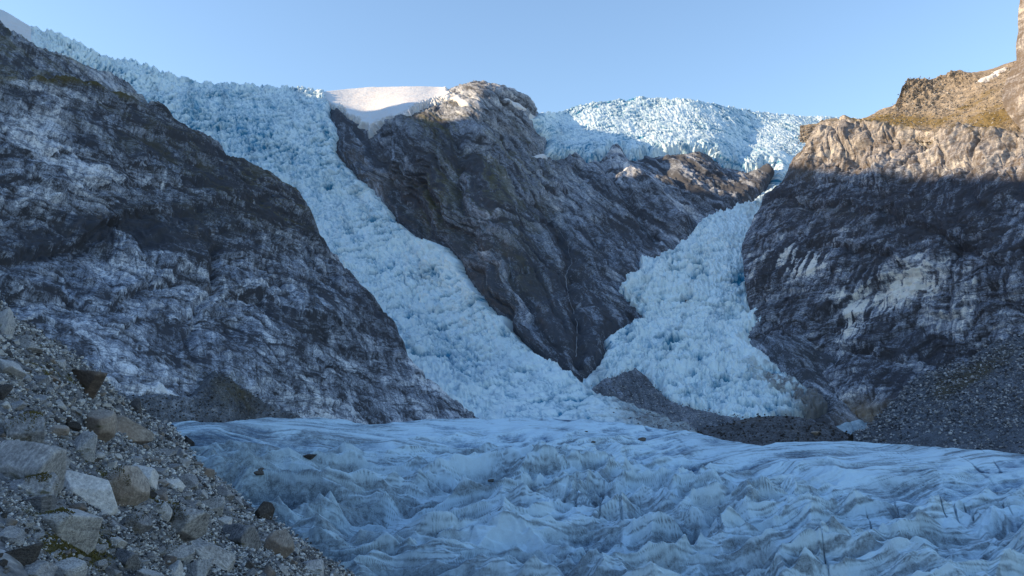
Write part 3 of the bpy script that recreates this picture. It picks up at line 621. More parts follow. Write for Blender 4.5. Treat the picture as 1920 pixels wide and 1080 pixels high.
P = P + n * (h * (.35 + .65 * sst(tt_, 0, .08)))[..., None]; up = upness(P)
tone = .45 + .35 * w2 + .5 * w3 + .2 * w1 + .15 * blob(U, V, 1780, 190, 80, 40) - .1 * knoll
moss = sst(.7 * blob(U, V, 1640, 230, 110, 12) + .7 * blob(U, V, 1770, 138, 40, 10, -20) + .7 * blob(U, V, 1860, 225, 60, 26, -20) + .5 * blob(U, V, 1830, 190, 70, 12, -30) + .35 * blob(U, V, 1720, 225, 80, 14) + .5 * w2 + .2 * w3, .25, .7)
A = dict(tone=tone, moss=moss, warm=.15 + 0 * U)
PU, UU, VU = P, U, V
P2, A2 = backrow(P, A, [(8, 12, -3), (42, 60, -20), (150, 200, -120)])
link('hillside', grid_mesh('hillside', P2, A2), M_SLOPE, 'sunlit rubble and yellow grass slope above the right cliff', 'hillside', **STR)
# the towering wall at the right edge
vv = np.linspace(-420, 262, 420); lf = curve([(-420, 1925), (-100, 1914), (0, 1912), (30, 1909), (60, 1909), (85, 1905), (104, 1905), (116, 1906), (122, 1899), (140, 1891), (165, 1881), (185, 1878), (205, 1884), (218, 1893), (228, 1902), (262, 1930)])
s_ = np.linspace(0, 1, 260) ** 1.3
U = lf(vv)[:, None] + (2350 - lf(vv))[:, None] * s_[None]; V = vv[:, None] + 0 * U
DT = TPS([(1905, 0, 1060), (1905, 110, 1050), (1880, 190, 1030), (1930, 240, 1000), (2350, -400, 800), (2350, 250, 760), (1930, -400, 1080), (2100, 0, 930), (2000, 150, 960)])
P = world(U, V, DT(U, V)); n = normals(P)
rr = rock_relief(P, n, (.5, -.85, 0), .7, (-.2, .1, 1), 4, seed=17)
P = P + n * (rr['h'] * .55 * (.3 + .7 * sst(s_[None] + 0 * U, 0, .08)))[..., None]
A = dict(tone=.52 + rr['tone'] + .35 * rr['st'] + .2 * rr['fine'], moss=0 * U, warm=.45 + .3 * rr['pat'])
P2, A2 = backrow(P, A, [(8, 8, 0), (30, 30, 0), (85, 90, 0), (190, 200, 0)], 'left')
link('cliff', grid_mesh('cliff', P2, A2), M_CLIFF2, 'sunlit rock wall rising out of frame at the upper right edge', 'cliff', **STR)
log('right top')

# ================================================================== RIGHT MORAINE and MOUND
top = curve([(1600, 812), (1638, 800), (1650, 782), (1668, 762), (1690, 742), (1700, 728), (1722, 712), (1745, 702), (1775, 686), (1812, 680), (1835, 660), (1868, 640), (1900, 634), (1940, 622), (2300, 520)])
DM = TPS([(1600, 812, 700), (1660, 780, 760), (1760, 695, 800), (1870, 645, 780), (1940, 622, 740), (2300, 520, 600), (1600, 900, 640), (1750, 850, 600), (1920, 870, 520), (2300, 950, 380), (1800, 760, 680), (1920, 740, 640)])
U, V, t = uvgrid(1600, 2150, 560, top, lambda u: 905 + 0 * u, 330)
tt_ = t[:, None] + 0 * U
P = world(U, V, DM(U, V)); n = normals(P); p = P.reshape(-1, 3); sh = U.shape
w1 = fbm(p, 60, 3, seed=101).reshape(sh); w2 = fbm(p, 12, 4, .6, seed=102).reshape(sh); w3 = fbm(p, 3.2, 3, .65, seed=103).reshape(sh)
gu = ridged(np.stack([P[..., 0] * .8 + P[..., 2] * -.9, P[..., 0] * .1, P[..., 1] * .1], -1).reshape(-1, 3), (22, 22, 22), 3, seed=104).reshape(sh)
P = P + n * ((5 * w1 + 2.6 * w2 + 1.1 * w3 + 4 * gu) * (.3 + .7 * sst(tt_, 0, .05)))[..., None]
grass = sst(.9 * blob(U, V, 1850, 690, 80, 30, -30) + .7 * blob(U, V, 1780, 730, 50, 30, -40) + .6 * w2 + .4 * w1, .45, .9)
smooth = sst(V, 790, 830)
PM, UM, VM = P, U, V
P2, A2 = backrow(P, dict(tone=.3 + .3 * w2 + .5 * w3 * (1 - .6 * smooth) + .1 * w1, moss=.8 * grass, warm=0 * U), [(0, 10, -4), (0, 40, -30), (0, 90, -90)])
link('moraine', grid_mesh('moraine', P2, A2), M_SCREE, 'steep grey bouldery moraine bank below the right cliff', 'moraine', **STR)
DMO = TPS([(1300, 806, 820), (1400, 786, 790), (1480, 780, 770), (1560, 798, 760), (1640, 830, 740), (1300, 870, 700), (1640, 880, 660), (1470, 880, 650)])
topm = curve([(1270, 812), (1305, 806), (1340, 800), (1380, 791), (1400, 785), (1440, 780), (1480, 780), (1510, 784), (1530, 792), (1560, 796), (1575, 806), (1600, 816), (1650, 832)])
U, V, t = uvgrid(1270, 1650, 360, topm, lambda u: 890 + 0 * u, 150)
P = world(U, V, DMO(U, V)); n = normals(P); p = P.reshape(-1, 3); sh = U.shape
w1 = fbm(p, 30, 3, seed=111).reshape(sh); w2 = fbm(p, 7, 4, .65, seed=112).reshape(sh); w3 = fbm(p, 2.5, 2, .65, seed=113).reshape(sh)
P = P + n * ((3 * w1 + 2.4 * w2 + .9 * w3) * (.35 + .65 * sst(t[:, None] + 0 * U, 0, .1)))[..., None]
P2, A2 = backrow(P, dict(tone=.2 + .4 * w2 + .45 * w3, moss=0 * U, warm=.1 + .2 * sst(w1, .2, .5)), [(0, 8, -1), (0, 30, -8), (0, 70, -50)])
PMO, UMO, VMO = P, U, V
link('debris_mound', grid_mesh('debris_mound', P2, A2), M_SCREE, 'low dark rubble mound behind the crest of the lower glacier', 'rubble mound', **STR)
log('moraine right')

# ================================================================== LOWER GLACIER
crest = curve([(-200, 800), (300, 792), (360, 789), (420, 790), (470, 787), (520, 784), (600, 783), (640, 785), (665, 793), (690, 796), (740, 791), (800, 786), (870, 783), (940, 785), (1000, 783), (1060, 783), (1100, 786), (1150, 791), (1200, 799), (1260, 807), (1310, 812), (1360, 824), (1400, 833), (1430, 838), (1455, 832), (1490, 829), (1600, 828), (1700, 833), (1800, 841), (1920, 850), (2300, 870)])
DG = TPS([(-200, 800, 330), (360, 789, 350), (600, 784, 395), (800, 786, 425), (1000, 783, 435), (1200, 799, 420), (1400, 833, 375), (1600, 828, 370), (1800, 841, 352), (1920, 850, 342), (2300, 870, 300),
          (1000, 820, 390), (1000, 850, 352), (1000, 900, 303), (1000, 950, 266), (1000, 1000, 238), (1000, 1080, 203), (1000, 1180, 170), (500, 850, 320), (500, 900, 290), (500, 1000, 232), (500, 1180, 168), (1500, 880, 325), (1500, 950, 270), (1500, 1080, 204), (1500, 1180, 168),
          (2100, 900, 290), (2100, 1000, 235), (2100, 1180, 168), (-200, 1000, 235), (-200, 1180, 168), (700, 830, 370), (0, 900, 290)])
U, V, t = uvgrid(240, 2080, 1500, crest, lambda u: 1175 + 0 * u, 780, .95)
tt_ = t[:, None] + 0 * U
P = world(U, V, DG(U, V)); X, Y = P[..., 0], P[..., 1]; sh = U.shape
p2 = np.stack([X, Y, 0 * X], -1).reshape(-1, 3)
wa = fbm(p2, 90, 3, seed=121).reshape(sh); wb = fbm(p2, 90, 3, seed=131).reshape(sh); wc = fbm(p2, 24, 3, seed=141).reshape(sh); wd = fbm(p2, 24, 3, seed=151).reshape(sh)
th = .04 + .24 * sst(X, -20, 90)          # crests swing round across the tongue
a0 = X + 20 * wa + 4 * wc; b0 = Y + 34 * wb + 6 * wd + .0016 * (X - 10) ** 2 * (1 - sst(X, 60, 160))
a = a0 * np.cos(th) + b0 * np.sin(th); b = -a0 * np.sin(th) + b0 * np.cos(th)
amp = .10 + .90 * sst(tt_, .02, .30); amp *= 1 - .35 * sst(X, 70, 150) * (1 - sst(tt_, .22, .5))
def crests(a, b, L, sd, wdt=.85, pw=1.5):     # scooped hollows meeting in sharp ridges
    F1, F2, r0, r1, r2, dx, dy = [x.reshape(sh) for x in worley(a.ravel(), b.ravel(), L, sd)]
    x = np.clip((F2 - F1) / wdt, 0, 1); return (1 - x) ** pw, F1, r1
C1, F1, r1 = crests(a, b, (40, 16), 1.3, 1.0, 1.45); C2, G1, q1 = crests(a + 2 * wc, b + 2 * wd, (17, 6.5), 2.3, 1.0, 1.35); C3, K1, k1 = crests(a, b, (6.5, 2.6), 3.3, pw=1.2)
tb = .36 + .16 * sst(X, 0, 120)
ab = (X + 26 * wb + 6 * wd) * np.cos(tb) + (Y + 30 * wa) * np.sin(tb); bb = -(X + 26 * wb) * np.sin(tb) + (Y + 30 * wa + 6 * wc) * np.cos(tb)
C0, F0, r00 = crests(ab, bb, (95, 27), 4.3, 1.0, 1.7)
mA = sst(wc + wb, -.3, .3); mB = sst(wd + .5 * wa, -.25, .3); mC = sst(wa - wd, -.3, .3)
prof = .8 * C1 + .35 * C1 * F1
fn = fbm(p2, 2.2, 3, .6, seed=161).reshape(sh)
h = 11.5 * C0 + (5 + 4 * mA) * prof + (1.4 + 2.2 * mB) * C2 + (.25 + .5 * mC) * C3 + 3.5 * wa + 1.8 * wc + .22 * fn
fl = fbm(np.stack([a, b * .18, 0 * a], -1).reshape(-1, 3), 1.7, 3, .6, seed=196).reshape(sh)
h += .12 * fl * (1 - C1)
# crevasses: narrow open cracks across the flow, mostly on the right
cv = ridged(np.stack([X * .95 - .22 * Y + 5 * wb + 1.5 * wc, Y * .10, 0 * X], -1).reshape(-1, 3), (10, 10, 10), 1, seed=171, p=1.).reshape(sh)
crack = sst(cv, .955, .99) * sst(pn(p2, (16, 24, 20), 172).reshape(sh), .18, .4) * sst(X, -60, 30)
h = h - 1.4 * crack
P[..., 2] += (h - np.percentile(h, 55)) * amp
up = upness(P); steep = 1 - sst(up, .5, .9)
deep = .42 + .34 * wa + .70 * (.42 - C1) + .55 * (.42 - C2) + .3 * (.4 - C3) + .12 * (r1 - .5) + .5 * crack + .07 * fl + .65 * (.38 - C0)  # bluer wet hollows, whiter crests; trough shade is painted in as well
# foliation: dust lines where tilted layers crop out, sweeping with the crests
zz = P[..., 2]
fo = np.stack([b + .62 * zz + 2.0 * wc, a * .07, 0 * a], -1).reshape(-1, 3)
li = ridged(fo, (5.2, 5.2, 1), 2, .65, seed=181, p=1.2).reshape(sh); li2 = ridged(fo, (2.0, 3.2, 1), 2, .65, seed=183, p=1.2).reshape(sh)
dm = fbm(p2, 48, 4, .6, seed=191).reshape(sh); dm2 = fbm(np.stack([b, a * .3, 0 * a], -1).reshape(-1, 3), 14, 4, .6, seed=192).reshape(sh)
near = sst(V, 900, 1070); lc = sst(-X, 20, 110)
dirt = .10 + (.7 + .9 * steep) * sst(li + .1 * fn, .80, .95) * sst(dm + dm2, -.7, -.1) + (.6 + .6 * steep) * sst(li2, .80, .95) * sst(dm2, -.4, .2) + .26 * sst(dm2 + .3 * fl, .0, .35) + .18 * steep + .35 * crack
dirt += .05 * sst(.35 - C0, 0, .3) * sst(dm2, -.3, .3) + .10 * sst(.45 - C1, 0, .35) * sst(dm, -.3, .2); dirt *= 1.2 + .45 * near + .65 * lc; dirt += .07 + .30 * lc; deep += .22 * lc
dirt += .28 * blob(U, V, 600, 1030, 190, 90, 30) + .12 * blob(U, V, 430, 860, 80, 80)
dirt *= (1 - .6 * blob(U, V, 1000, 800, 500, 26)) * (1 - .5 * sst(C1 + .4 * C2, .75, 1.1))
deep += -.22 * blob(U, V, 560, 800, 120, 16) - .1 * blob(U, V, 1700, 860, 250, 30)
dirt = np.where(dirt > .5, .5 + .22 * np.tanh((dirt - .5) / .22), dirt)
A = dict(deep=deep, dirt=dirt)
PG, UG, VG = P.copy(), U, V
P2, A2 = backrow(P, A, [(0, 8, -1.4), (0, 40, -5), (0, 140, -14), (0, 330, -34), (0, 420, -60)])
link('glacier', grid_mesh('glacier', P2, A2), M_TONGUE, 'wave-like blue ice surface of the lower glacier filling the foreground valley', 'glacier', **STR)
log('glacier')

# ================================================================== LEFT MORAINE (the slope the camera stands on)
top = curve([(-400, 380), (-150, 490), (0, 572), (30, 596), (60, 612), (90, 632), (120, 650), (150, 672), (172, 690), (200, 716), (225, 742), (250, 764), (285, 786), (320, 800), (345, 825), (362, 850), (385, 876), (405, 886), (432, 912), (455, 936), (480, 960), (510, 975), (540, 1000), (570, 1018), (600, 1045), (630, 1066), (655, 1084), (720, 1140), (800, 1230)])
DN = TPS([(-400, 1100, 10), (0, 1080, 14), (200, 1080, 20), (400, 1080, 32), (520, 1060, 55), (600, 1062, 120), (650, 1085, 170), (500, 1000, 120), (300, 950, 45), (100, 900, 32), (0, 800, 42), (100, 750, 80), (0, 650, 95), (0, 575, 140), (150, 675, 170), (250, 765, 250), (320, 800, 330), (300, 850, 170), (200, 850, 85),
          (400, 886, 310), (400, 940, 120), (480, 960, 250), (-150, 490, 140), (-400, 380, 120), (-200, 800, 24), (800, 1230, 140), (500, 1180, 22), (200, 1250, 11), (300, 1080, 25)])
U, V, t = uvgrid(-200, 790, 900, top, lambda u: np.maximum(1170 + 0 * u, top(u) + 8), 640)
tt_ = t[:, None] + 0 * U
P = world(U, V, DN(U, V)); n = normals(P); sh = U.shape; dist = P[..., 1]
p = P.reshape(-1, 3)
h = 0; tn = 0
for L, A_, sd in ((40, 2.2, 0), (14, 1.0, 1), (5, .42, 2), (1.8, .17, 3), (.7, .075, 4), (.3, .03, 5)):
    f = fbm(p, L, 2, .5, seed=201 + sd).reshape(sh)
    fade = sst(L * 600 / dist, 1.0, 3.0)
    h = h + A_ * f * fade * np.clip(dist / (L * 2.2), .15, 1); tn = tn + .22 * f * fade
P = P + n * (h * (.3 + .7 * sst(tt_, 0, .05)))[..., None]
mz = fbm(p, (6, 9, 6), 4, .6, seed=215).reshape(sh); mz2 = fbm(p, 1.2, 3, .6, seed=216).reshape(sh)
moss = sst(.85 * blob(U, V, 240, 930, 170, 40, 20) + .8 * blob(U, V, 130, 1040, 130, 40, 12) + .5 * blob(U, V, 90, 700, 60, 40, 40) + .3 * blob(U, V, 430, 1010, 60, 30) + .7 * mz + .5 * mz2, .5, .85)
rim = sst(U, 380, 470) * (1 - sst(V - top(U), 8, 60))
A = dict(tone=.24 + tn + .25 * mz2 - .2 * rim, moss=.95 * moss, warm=.05 * sst(mz, .2, .5))  # rim: dark gravel strip by the ice, contact shading painted into the tone
PN_, UN, VN, NN = P, U, V, normals(P); MN = moss
P2, A2 = backrow(P, A, [(0, 1.5, -1.5), (0, 7, -7), (0, 24, -24), (0, 60, -70)])
link('moraine', grid_mesh('moraine', P2, A2), M_MOR, 'bouldery moraine slope falling to the glacier in the left foreground', 'moraine', **STR)
log('left moraine')

# ================================================================== STONES
def stone_shape(seed, sub=3, cuts=9, flat=.75, rough=.028):
    import bmesh
    bm = bmesh.new(); bmesh.ops.create_icosphere(bm, subdivisions=sub, radius=1)
    V = np.array([v.co[:] for v in bm.verts]); F = np.array([[x.index for x in f.verts] for f in bm.faces]); bm.free()
    r = np.random.RandomState(seed); r_ = np.ones(len(V))
    for k in range(cuts):                   # planes that shear the stone into facets
        d = r.normal(size=3); d /= np.linalg.norm(d); c = r.uniform(.42, .80)
        q = V @ d; r_ = np.where(q > 1e-3, np.minimum(r_, c / np.maximum(q, 1e-3)), r_)
    V = V * r_[:, None] * np.array([1, r.uniform(.62, .95), flat * r.uniform(.75, 1.1)])
    nn = fbm(V, .8, 4, .6, seed=seed * 1.3) ; n2 = fbm(V, .22, 3, .6, seed=seed * 1.7)
    V = V * (1 + rough * 1.6 * nn + rough * .6 * n2)[:, None]
    return V, F
def pick(Pg, Ug, Vg, u, v, cache={}):
    k = id(Pg)
    if k not in cache: cache[k] = [x.ravel() for x in pix(Pg)]
    a, b = cache[k]; d = (a - u) ** 2 + (b - v) ** 2; c = np.where(d < d.min() + 4)[0]
    i = c[np.argmin(Pg.reshape(-1, 3)[c, 1])]
    return Pg.reshape(-1, 3)[i], i
def stone_mat(name, dark, mid, pale, moss=.15, grain=.42, warm=None, island=False):
    m, t, b = nodes(name)
    tc = t.nodes.new('ShaderNodeTexCoord').outputs['Object']; geo = t.nodes.new('ShaderNodeNewGeometry').outputs['Position'] if island else tc
    oi = t.nodes.new('ShaderNodeNewGeometry').outputs['Random Per Island'] if island else t.nodes.new('ShaderNodeObjectInfo').outputs['Random']
    n1 = noise(t, geo, grain * 2.2, 6, .7, .8 if island else .5, (1, 1, 2.2) if island else (.5, .6, 3.2)); n2 = noise(t, geo, grain * .22, 4, .7); n3 = noise(t, geo, grain * 7, 2)
    tn = math_(t, 'ADD', .5, math_(t, 'ADD', centre(t, n1, 1.0), math_(t, 'ADD', centre(t, n2, 1.5), math_(t, 'ADD', centre(t, n3, .5), centre(t, oi, 1.1 if island else .45)))), True)
    c = mixc(t, math_(t, 'MULTIPLY', math_(t, 'SUBTRACT', tn, .5), 2, True), mixc(t, math_(t, 'MULTIPLY', tn, 2, True), dark, mid), pale)
    if warm: c = mixc(t, math_(t, 'MULTIPLY', math_(t, 'SUBTRACT', n3, .4), 2.5, True), c, warm)
    mo = math_(t, 'MULTIPLY', math_(t, 'SUBTRACT', math_(t, 'MULTIPLY', n1, n3), .40 - moss * .4), 12, True)
    c = mixc(t, math_(t, 'MULTIPLY', mo, .85), c, (.055, .05, .014))
    t.links.new(c, b.inputs['Base Color']); b.inputs['Roughness'].default_value = .85; b.inputs['Specular IOR Level'].default_value = .25
    bp = t.nodes.new('ShaderNodeBump'); bp.inputs['Strength'].default_value = .9; bp.inputs['Distance'].default_value = grain * .25
    t.links.new(math_(t, 'ADD', n1, math_(t, 'MULTIPLY', n2, .5)), bp.inputs['Height']); t.links.new(bp.outputs[0], b.inputs['Normal'])
    return m
S_PALE = stone_mat('pale_stone', (.09, .09, .093), (.36, .36, .355), (.66, .65, .63), .1)
S_GREY = stone_mat('grey_stone', (.06, .063, .07), (.26, .265, .275), (.56, .56, .55), .2)
S_DARK = stone_mat('dark_stone', (.016, .016, .017), (.05, .046, .044), (.13, .12, .11), .1)
S_BROWN = stone_mat('brown_stone', (.05, .044, .04), (.21, .19, .17), (.46, .43, .39), .15, warm=(.22, .165, .125))
S_FAR = stone_mat('bank_stone', (.035, .038, .047), (.145, .157, .178), (.40, .42, .44), 0., grain=1.5, island=True)
SHAPES = [stone_shape(300 + i, 5, 10 + i % 6, [.8, .65, .9, .55][i % 4]) for i in range(14)]
MESHES = {}
def stone_mesh(i, mat):
    k = (i, mat.name)
    if k not in MESHES:
        V_, F_ = SHAPES[i]; me = raw_mesh('stone', V_, F_); me.materials.append(mat); MESHES[k] = me
    return MESHES[k]
rnd = random.Random(5)
def boulder(u, v, wpx, hpx, mat, label, shape=None, rot=None, tilt=0, group=None, Pg=None, name='boulder', sink=.3, deep=None):
    Pg_, Ug_, Vg_ = Pg or (PN_, UN, VN)
    c, i = pick(Pg_, Ug_, Vg_, u, v + hpx * .3)
    d = np.linalg.norm(c); W = wpx / FPX * d * .52; H = hpx / FPX * d * .56
    shape = rnd.randrange(14) if shape is None else shape
    V_, F_ = SHAPES[shape]; ext = (V_.max(0) - V_.min(0)) / 2
    o = bpy.data.objects.new(name, stone_mesh(shape, mat)); COL.objects.link(o)
    o.scale = (W / ext[0], (deep or W * .8) / ext[1], H / ext[2])
    o.rotation_euler = (0, R(tilt), R(rot if rot is not None else rnd.uniform(-25, 25)))
    o.location = (c[0], c[1] + W * .3, c[2] + H * (1 - 2 * sink) * .8)
    o['label'] = label; o['category'] = 'boulder' if name == 'boulder' else 'stone'
    if group: o['group'] = group
    return o
HERO = [ # u, v (centre), width, height, material, tilt, label
 (118, 985, 96, 74, 'P', 8, 'pale rounded-triangular boulder in front, left of the big flat-topped block'),
 (330, 975, 92, 62, 'P', -6, 'large pale flat-topped block with a brown vertical side in the left foreground'),
 (158, 920, 104, 66, 'P', 30, 'long pale slab-like boulder leaning down to the right beside the brown block'),
 (222, 922, 78, 74, 'B', 10, 'big brownish squarish block just right of the leaning pale slab'),
 (45, 880, 110, 90, 'G', 20, 'broad grey whaleback boulder at the left edge of the photo'),
 (62, 912, 74, 54, 'G', 10, 'dark-faced grey boulder in front of the broad whaleback boulder'),
 (70, 942, 66, 34, 'G', 0, 'low dome-shaped grey stone below the dark-faced boulder'),
 (268, 892, 54, 42, 'P', 5, 'isolated pale angular boulder on fine gravel above the flat-topped block'),
 (170, 792, 56, 52, 'B', 0, 'tall brown-grey boulder with a pale top, high on the moraine slope'),
 (238, 810, 84, 46, 'B', 28, 'long pinkish-brown slab lying downslope beside the tall brown-grey boulder'),
 (152, 836, 38, 46, 'G', 0, 'upright grey boulder below the tall brown-grey one'),
 (158, 708, 80, 62, 'R', 28, 'big dark brown overhanging rock high on the moraine edge'),
 (254, 764, 30, 32, 'D', 0, 'small black wet boulder on the upper moraine edge'),
 (44, 812, 72, 56, 'G', 10, 'greenish grey flat-faced boulder near the left edge, above the whaleback'),
 (14, 690, 46, 34, 'G', 35, 'pointed grey slab at the left edge below the moraine crest'),
 (52, 645, 44, 26, 'P', 28, 'light grey slab just under the moraine crest at far left'),
 (4, 600, 30, 60, 'G', 10, 'dark upright rock cut by the left edge of the photo'),
 (522, 1026, 50, 52, 'B', 0, 'upright pinkish block standing at the lower moraine edge near the ice'),
 (448, 1010, 70, 50, 'G', 8, 'blocky grey boulder left of the upright pinkish block'),
 (395, 1040, 96, 40, 'P', 38, 'long bluish-grey slab sloping down to the bottom of the photo'),
 (40, 1040, 60, 46, 'D', 8, 'dark slate-blue boulder in the lower left corner'),
 (64, 1070, 68, 36, 'G', 0, 'veined grey boulder at the bottom edge, left corner'),
 (112, 1068, 56, 36, 'P', 5, 'smooth pale blue-grey boulder at the bottom edge beside the veined one'),
 (338, 1040, 54, 40, 'G', -5, 'mottled grey boulder below the flat-topped block'),
 (314, 1052, 30, 18, 'B', 0, 'tan oval stone in front of the mottled grey boulder'),
 (368, 1068, 52, 34, 'P', -8, 'white-faced faceted stone at the bottom edge'),
 (322, 1068, 42, 26, 'P', 0, 'flat pale stone at the bottom edge left of the white-faced one'),
 (492, 960, 38, 34, 'D', 0, 'dark round boulder at the moraine edge next to the ice'),
 (390, 888, 24, 32, 'B', 0, 'pale brown upright stone on the middle moraine edge'),
 (352, 828, 22, 26, 'D', 0, 'rusty dark stone where the moraine meets the far ice edge'),
 (300, 955, 34, 34, 'G', 0, 'rounded blue-grey stone tucked left under the flat-topped block'),
 (250, 985, 50, 36, 'G', 5, 'mossy grey stone in the hollow left of the flat-topped block'),
 (235, 1050, 44, 34, 'G', 20, 'leaning grey stone with a dark side near the bottom edge'),
 (585, 1062, 50, 30, 'G', 10, 'grey boulder at the bottom right end of the moraine'),
 (208, 872, 26, 16, 'P', 0, 'small bright white stone on the gravel below the upright grey boulder'),
 (138, 950, 40, 14, 'B', -10, 'flat tan stone under the long leaning slab'),
]
S_RUST = stone_mat('rust_stone', (.03, .026, .024), (.10, .085, .075), (.25, .215, .185), .3, warm=(.13, .09, .065))
MM = dict(R=S_RUST, P=S_PALE, G=S_GREY, D=S_DARK, B=S_BROWN)
placed = []
for k, (u, v, w_, h_, m_, tl, lb) in enumerate(HERO):
    boulder(u, v, w_, h_, MM[m_], lb, shape=6 if m_ == 'R' else k % 14, tilt=tl); placed.append((u, v, max(w_, h_) / 2))
log('heroes')
# lesser stones one can still count
cnt = dict(P=0, G=0, D=0, B=0); tries = 0; NS = 262; made = 0
words = dict(P='pale grey', G='grey', D='dark', B='brownish'); seen = {}; ORD = ['', '', 'second', 'third', 'fourth', 'fifth', 'sixth', 'seventh', 'eighth', 'ninth', 'tenth']
SHORT = ['the pale triangular front boulder', 'the flat-topped block with brown side', 'the long leaning pale slab', 'the big brownish squarish block', 'the broad whaleback boulder', 'the dark-faced grey boulder', 'the low dome-shaped grey stone', 'the isolated pale boulder on gravel',
 'the tall brown-grey boulder', 'the long pinkish-brown slab', 'the upright grey boulder', 'the dark brown overhanging rock', 'the black wet boulder', 'the greenish flat-faced boulder', 'the pointed grey slab at the left edge', 'the light slab under the crest', 'the dark upright rock at far left',
 'the upright pinkish block', 'the blocky grey boulder by the ice', 'the long bluish slab sloping down', 'the slate-blue corner boulder', 'the veined grey boulder', 'the smooth pale blue-grey boulder', 'the mottled grey boulder', 'the tan oval stone', 'the white-faced faceted stone', 'the flat pale bottom stone',
 'the dark round boulder by the ice', 'the pale brown upright stone', 'the rusty dark stone', 'the rounded blue-grey stone', 'the mossy stone in the hollow', 'the leaning stone with dark side', 'the last boulder at the bottom right', 'the bright white gravel stone', 'the flat tan stone']
while made < NS and tries < 20000:
    tries += 1
    u = rnd.uniform(-5, 640); v = rnd.uniform(590, 1085)
    if v < top(u) + 8: continue
    s = 9 + 30 * rnd.random() ** 2.2 * (.55 + .6 * sst(np.array(v), 650, 1000))
    if any((u - a) ** 2 + (v - b) ** 2 < (s * .45 + c * .9) ** 2 for a, b, c in placed): continue
    m_ = rnd.choices('PGDB', (36, 38, 12, 14))[0]
    hk = min(range(len(HERO)), key=lambda k: (HERO[k][0] - u) ** 2 + (HERO[k][1] - v) ** 2); du, dv = u - HERO[hk][0], v - HERO[hk][1]
    dr = ('right of', 'below', 'left of', 'above')[int(((math.atan2(dv, du) + math.pi / 4) % (2 * math.pi)) // (math.pi / 2))]
    sz = 'tiny' if s < 11 else ('small' if s < 17 else 'medium')
    base = '%s %s stone' % (sz, words[m_]); key = (base, dr, hk); seen[key] = seen.get(key, 0) + 1
    lb = '%s %s %s' % (base, dr, SHORT[hk]) if seen[key] == 1 else '%s, %s one %s %s' % (base, ORD[seen[key]], dr, SHORT[hk])
    boulder(u, v, s * rnd.uniform(1, 1.45), s * rnd.uniform(.6, 1), MM[m_], lb, tilt=rnd.uniform(-10, 35), rot=rnd.uniform(0, 360), name='loose_stone', group='loose %s stones on the moraine slope' % words[m_], sink=.32)
    placed.append((u, v, s / 2)); made += 1
log('loose stones', made)
# small rubble: one uncountable mass
def rubble(name, label, Pg, Ug, Vg, n_, size_px, mat, mask=None, seed=1, umax=1930, sub=1, smin=.0, umin=-10):
    r = np.random.RandomState(seed)
    Pf = Pg.reshape(-1, 3); U_, V_ = Ug.ravel(), Vg.ravel()
    ok = (U_ > umin) & (U_ < umax) & (V_ < 1095)
    wgt = ok.astype(float)
    if mask is not None: wgt *= np.clip(mask.ravel(), 0, None)
    idx = r.choice(len(Pf), n_, p=wgt / wgt.sum())
    base = [stone_shape(seed * 50 + i, sub, 6, .8, .03) for i in range(6)]
    vs, fs, off = [], [], 0
    which = r.randint(0, 6, n_)
    for b in range(6):
        ii = idx[which == b]; m = len(ii); V0, F0 = base[b]
        c = Pf[ii] + r.normal(size=(m, 3)) * .002 * Pf[ii, 1:2]
        s = (size_px[0] + (size_px[1] - size_px[0]) * r.rand(m) ** 2.6) / FPX * Pf[ii, 1] * .5
        q = r.normal(size=(m, 4)); q /= np.linalg.norm(q, axis=1)[:, None]
        w_, x, y, z = q.T
        Rm = np.stack([1 - 2 * (y * y + z * z), 2 * (x * y - z * w_), 2 * (x * z + y * w_), 2 * (x * y + z * w_), 1 - 2 * (x * x + z * z), 2 * (y * z - x * w_), 2 * (x * z - y * w_), 2 * (y * z + x * w_), 1 - 2 * (x * x + y * y)], 1).reshape(m, 3, 3)
        Vv = np.einsum('mij,vj->mvi', Rm, V0) * s[:, None, None]; Vv[..., 2] *= .8
        Vv += c[:, None, :] + np.array([0, 0, .25])[None, None] * s[:, None, None]
        vs.append(Vv.reshape(-1, 3)); fs.append((F0[None] + (np.arange(m) * len(V0))[:, None, None] + off).reshape(-1, 3)); off += m * len(V0)
    me = raw_mesh(name, np.concatenate(vs), np.concatenate(fs), smooth=False)
    return link(name, me, mat, label, 'rubble', 'stuff')
S_GREYFAR = stone_mat('fan_stone', (.02, .02, .022), (.07, .07, .072), (.20, .20, .20), 0., grain=1.2, island=True)
S_GRAVEL = stone_mat('gravel_stone', (.035, .037, .04), (.24, .243, .245), (.62, .62, .60), .12, grain=.5, island=True)
rubble('rubble', 'grey gravel and small stones covering the foreground moraine slope', PN_, UN, VN, 60000, (2., 12), S_GRAVEL, mask=(1.1 - .75 * MN) * (1 - .6 * rim) * (.25 + 1.5 * sst(pn(PN_.reshape(-1, 3), 2.5, 219).reshape(MN.shape), -.3, .4)), seed=3, umax=760)
rubble('rubble', 'coarse grey stones strewn over the bank below the right cliff', PM, UM, VM, 12000, (1.4, 9), S_FAR, mask=.35 + .65 * (1 - sst(VM, 790, 825)), seed=4)
rubble('rubble', 'dark rubble covering the mound behind the glacier crest', PMO, UMO, VMO, 3000, (2, 8), S_DARK, seed=5)
rubble('rubble', 'sunlit rubble on the slope above the right cliff', PU, UU, VU, 7000, (1.5, 5.5), S_FAR, mask=sst(VU - pix(PU[:1])[1].min(0)[None], 6, 14), seed=6)
rubble('rubble', 'grey stones strewn over the debris cone', DC[1], DC[2], DC[3], 2500, (1.5, 5), S_FAR, mask=(DC[4] > 4) * 1., seed=7)
rubble('rubble', 'dark blocky stones covering the scree fan under the left cliff', DSL[1], DSL[2], DSL[3], 6000, (1.5, 7), S_GREYFAR, mask=(DSL[4] > 2) * 1., seed=8)
log('rubble')
